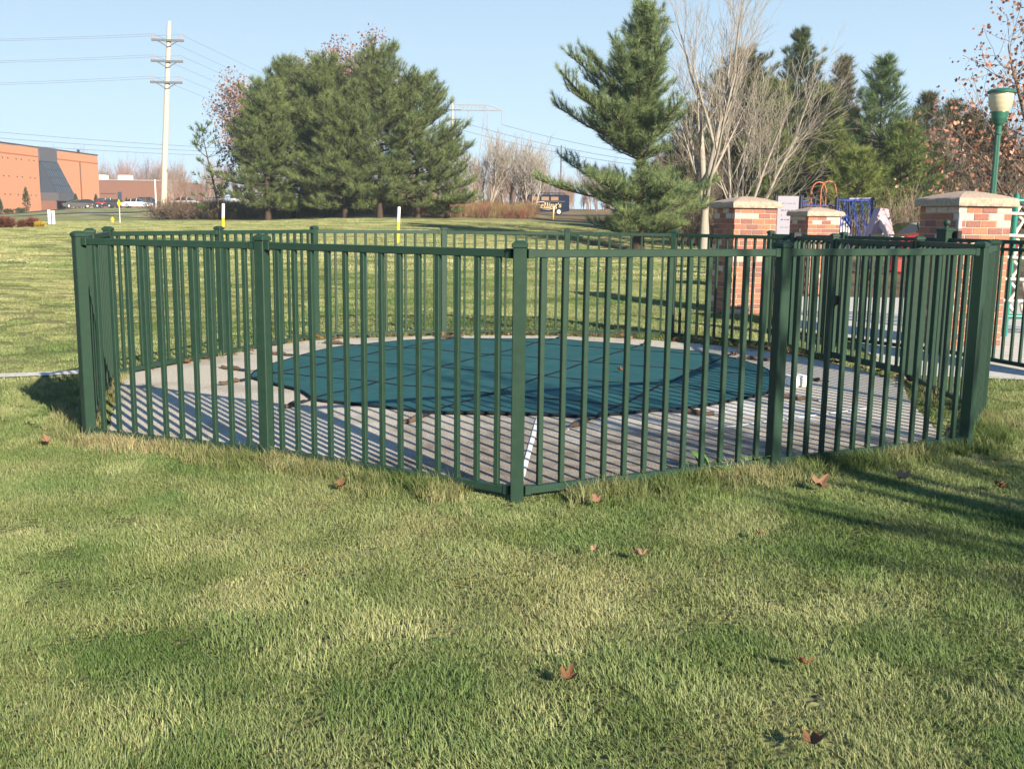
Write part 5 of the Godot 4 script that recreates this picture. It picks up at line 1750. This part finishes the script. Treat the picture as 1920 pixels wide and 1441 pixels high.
func make_grass():
	var kinds := []
	for i in 4: kinds.append(grass_patch(0.24, 860, 0.010, 0.040, 0.0028, 900 + i, 1.0).mesh(M.blade))
	var mids := []
	for i in 3: mids.append(grass_patch(0.5, 700, 0.012, 0.038, 0.0060, 910 + i, 0.9).mesh(M.blade))
	var fars := []
	for i in 2: fars.append(grass_patch(1.0, 480, 0.016, 0.045, 0.018, 920 + i, 0.9).mesh(M.blade))
	rng.seed = 99
	var sets := [[kinds, 0.155, 1.5, 8.6], [mids, 0.36, 8.4, 24.0], [fars, 0.72, 23.5, 71.0]]
	var names := ["near_grass", "middle_grass", "far_grass"]
	var labels := ["short patchy lawn grass before and around the fence", "mown lawn grass behind the pool fence", "dry mown grass of the far lawn"]
	for si in 3:
		var st: Array = sets[si]
		var lists := []
		var cl := []
		for k in st[0].size():
			lists.append([]); cl.append([])
		var step: float = st[1]
		var d: float = st[2]
		while d < st[3]:
			var half := 0.56 * d + (2.6 if si == 0 else 2.0)
			var x := -half
			while x < half:
				var p := v2(x + rng.randf_range(-0.4, 0.4) * step, -d + rng.randf_range(-0.4, 0.4) * step)
				x += step
				var u := p.x / -p.y
				if inside(p): continue
				if si == 0 and (inside(p + v2(0, -0.06)) or inside(p + v2(0.06, 0)) or inside(p + v2(-0.06, 0)) or inside(p + v2(0, 0.07))): continue
				if si == 0 and (p - v2(0.03, -4.72)).length() < 0.10: continue
				if si > 0 and -p.y > 17.5 and u > 0.24: continue
				if si == 2 and -p.y > 50.0 and u > 0.17: continue
				if si == 2 and (p - v2(0.1227 * 44.0, -44.0)).length() < 2.9: continue
				var k := rng.randi() % lists.size()
				var s := rng.randf_range(0.85, 1.2)
				lists[k].append(Transform3D(Basis(Vector3.UP, rng.randf() * TAU).scaled(Vector3(s, s * rng.randf_range(0.7, 1.35), s)), Vector3(p.x, ground_h(p.x, p.y), p.y)))
				cl[k].append(lawn_tone(p.x, p.y) * rng.randf_range(0.88, 1.12) * 1.06)
			d += step
		var holder := Node3D.new()
		holder.name = numbered(self, names[si])
		add_child(holder, true)
		tag(holder, labels[si], "grass", "", "stuff")
		for k in lists.size():
			copies("turf", st[0][k], lists[k], cl[k], holder)
	# longer grass the mower misses, along the fence
	var tall := []
	for i in 4: tall.append(grass_patch(0.10, 46, 0.05, 0.145, 0.0036, 930 + i, 0.85).mesh(M.blade))
	var runs := [[v2(-2.55, -5.99), v2(-1.37, -5.55), 1.0], [v2(-1.37, -5.55), v2(0.03, -4.76), 1.0], [v2(0.03, -4.76), v2(1.44, -5.44), 1.0], [v2(1.44, -5.44), v2(2.78, -6.07), 1.0], [v2(2.78, -6.07), v2(3.34, -7.10), 1.0], [v2(3.34, -7.10), v2(3.43, -8.3), 0.9], [v2(-2.55, -5.99), v2(-2.955, -7.13), 0.9], [v2(-2.955, -7.13), v2(-3.30, -8.32), 0.9], [v2(-3.30, -8.32), v2(-2.80, -9.72), 0.8], [v2(-2.80, -9.72), v2(-2.18, -11.18), 0.8], [v2(-2.18, -11.18), v2(-0.80, -11.73), 0.8], [v2(-0.80, -11.73), v2(0.62, -11.87), 0.8], [v2(0.62, -11.87), v2(1.84, -11.73), 0.8], [v2(1.84, -11.73), v2(2.94, -10.72), 1.0], [v2(2.94, -10.72), v2(3.08, -9.82), 1.0]]
	var lists := [[], [], [], []]
	var cl := [[], [], [], []]
	var mid := v2(0.1, -8.4)
	for r in runs:
		var a: Vector2 = r[0]
		var b: Vector2 = r[1]
		var front: bool = (a + b).y / 2 > -6.6
		var n := int(a.distance_to(b) * (170 if front else 70) * r[2])
		for i in n:
			var p := a.lerp(b, rng.randf())
			var out := (p - mid).normalized()
			p += out * (absf(rng.randfn(0.04, 0.12)) if front else rng.randfn(0.02, 0.12))
			if Geometry2D.is_point_in_polygon(p, deck_outline): continue
			if front and (p - v2(0.03, -4.76)).length() < 0.28: continue                     # bare soil at the middle post
			if front and minf((p - a).length(), (p - b).length()) < 0.10: continue
			var k := rng.randi() % 4
			var s := rng.randf_range(0.45, 1.0)
			lists[k].append(Transform3D(Basis(Vector3.UP, rng.randf() * TAU).scaled(Vector3.ONE * s), Vector3(p.x, ground_h(p.x, p.y), p.y)))
			var dry := clampf(0.35 + 0.9 * noise_a.get_noise_2d(p.x * 2.0 + 40.0, p.y * 2.0) + (0.3 if p.x < -1.2 else 0.0), 0.0, 1.0)
			cl[k].append(Color(0.115, 0.160, 0.052).lerp(Color(0.36, 0.325, 0.18), dry) * rng.randf_range(0.85, 1.15))
	var fh := Node3D.new()
	fh.name = "fence_line_grass"
	add_child(fh, true)
	tag(fh, "longer unmown grass along the foot of the pool fence", "grass", "", "stuff")
	for k in 4:
		copies("tussock", tall[k], lists[k], cl[k], fh)

func make_small_things():
	# single fallen leaves on the lawn
	var spots := [[-0.83, -4.86, 0.085, "curled brown leaf on the grass left of the middle front post"], [0.41, -4.61, 0.075, "rust brown leaf just right of the middle front post"], [0.52, -3.85, 0.085, "pinkish leaf on the open grass below the front fence"], [0.89, -2.87, 0.075, "orange brown leaf alone on the near grass"], [0.17, -2.76, 0.07, "pale upright leaf on the near grass"], [1.55, -4.97, 0.12, "large crumpled brown leaf where the tree shadow begins"], [2.04, -5.15, 0.09, "tan leaf between the shadow streaks"], [2.47, -4.98, 0.09, "brown leaf at the right edge of the grass"], [0.78, -2.41, 0.075, "brown leaf at the bottom edge of the view"], [1.06, -4.15, 0.05, "small reddish leaf right of the pinkish one"], [0.34, -3.91, 0.05, "small tan leaf left of the pinkish one"], [0.95, -8.75, 0.085, "pale brown leaf lying on the teal cover"], [-3.02, -9.08, 0.12, "orange leaf at the left rear edge of the deck"], [-2.7, -5.75, 0.08, "brown leaf at the foot of the left corner post"]]
	var tones := [Color(0.14, 0.074, 0.042), Color(0.19, 0.112, 0.074), Color(0.25, 0.165, 0.12), Color(0.17, 0.085, 0.042)]
	rng.seed = 55
	for i in spots.size():
		var q: Array = spots[i]
		var c: Color = tones[i % 4]
		var m: StandardMaterial3D = paint(c.r, c.g, c.b, 0.8)
		var b := Basis.from_euler(Vector3(rng.randf_range(-0.5, 0.5), rng.randf() * TAU, rng.randf_range(-0.5, 0.5))).scaled(Vector3.ONE * q[2] * 0.8)
		var y := 0.042 if q[1] > -8.0 else (0.055 if q[0] > 0 else 0.04)
		var o := put("fallen_leaf", leaf_shape(400 + i, 0.95).mesh(m), self, Transform3D(b, Vector3(q[0], y, q[1])))
		tag(o, q[3], "leaf", "single fallen leaves")
	# litter blown against the back edge of the deck
	var xfs := []
	var cols := []
	for i in 380:
		var k := rng.randi_range(0, 16)
		var p: Vector2 = deck_outline[k].lerp(deck_outline[k + 1], rng.randf())
		p += (p - v2(0.05, -8.5)).normalized() * rng.randfn(0.03, 0.07)
		xfs.append(Transform3D(Basis.from_euler(Vector3(rng.randf_range(-0.6, 0.6), rng.randf() * TAU, rng.randf_range(-0.6, 0.6))).scaled(Vector3.ONE * rng.randf_range(0.025, 0.075)), Vector3(p.x, rng.randf_range(0.022, 0.05), p.y)))
		cols.append(tones[rng.randi() % 4] * rng.randf_range(0.6, 1.3))
	var lit := copies("leaf_litter", M.leaf_mesh, xfs, cols, self)
	tag(lit, "brown leaf litter along the back edge of the deck", "leaf litter", "", "stuff")
	# broad-leaved weed through the fence
	for q in [[1.06, -5.33, 0.25, "larger broad-leaved weed growing through the right front panel"], [1.34, -5.44, 0.19, "smaller broad-leaved weed beside the right front post"]]:
		var root := thing("leafy_weed", q[3], "weed", Vector3(q[0], 0.0, q[1]), 0.0, "weeds at the front fence")
		for i in 9:
			var a := TAU * i / 9.0 + rng.randf()
			var l: float = q[2] * rng.randf_range(0.6, 1.1)
			var s := Shape.new()
			var e := rng.randf_range(0.5, 1.1)
			var dir := Vector3(cos(a) * cos(e), sin(e), sin(a) * cos(e))
			var side := Vector3(-sin(a), 0, cos(a))
			var prev := [Vector3.ZERO, Vector3.ZERO]
			for k in range(1, 6):
				var t := k / 5.0
				var c := dir * l * t - Vector3(0, 0.35 * l * t * t, 0)
				var w := l * 0.17 * sin(PI * (0.1 + 0.9 * t)) + 0.001
				var cur := [c - side * w + Vector3(0, w * 0.4, 0), c + side * w + Vector3(0, w * 0.4, 0)]
				s.quad(prev[0], prev[1], cur[1], cur[0])
				prev = cur
			part("leaf", s, M.weed, root)
	# white plastic box on the deck
	var bx := thing("plastic_box", "small white plastic box on the deck at the cover's right edge", "box", Vector3(2.36, 0.016, -8.27), 0.25)
	var s := Shape.new()
	s.box(Transform3D(Basis.IDENTITY, Vector3(0, 0.04, 0)), Vector3(0.17, 0.08, 0.12), 0.012)
	part("tub", s, M.white, bx)
	var l := Shape.new()
	l.box(Transform3D(Basis.IDENTITY, Vector3(0, 0.085, 0)), Vector3(0.178, 0.014, 0.128), 0.005)
	part("lid", l, M.white, bx)
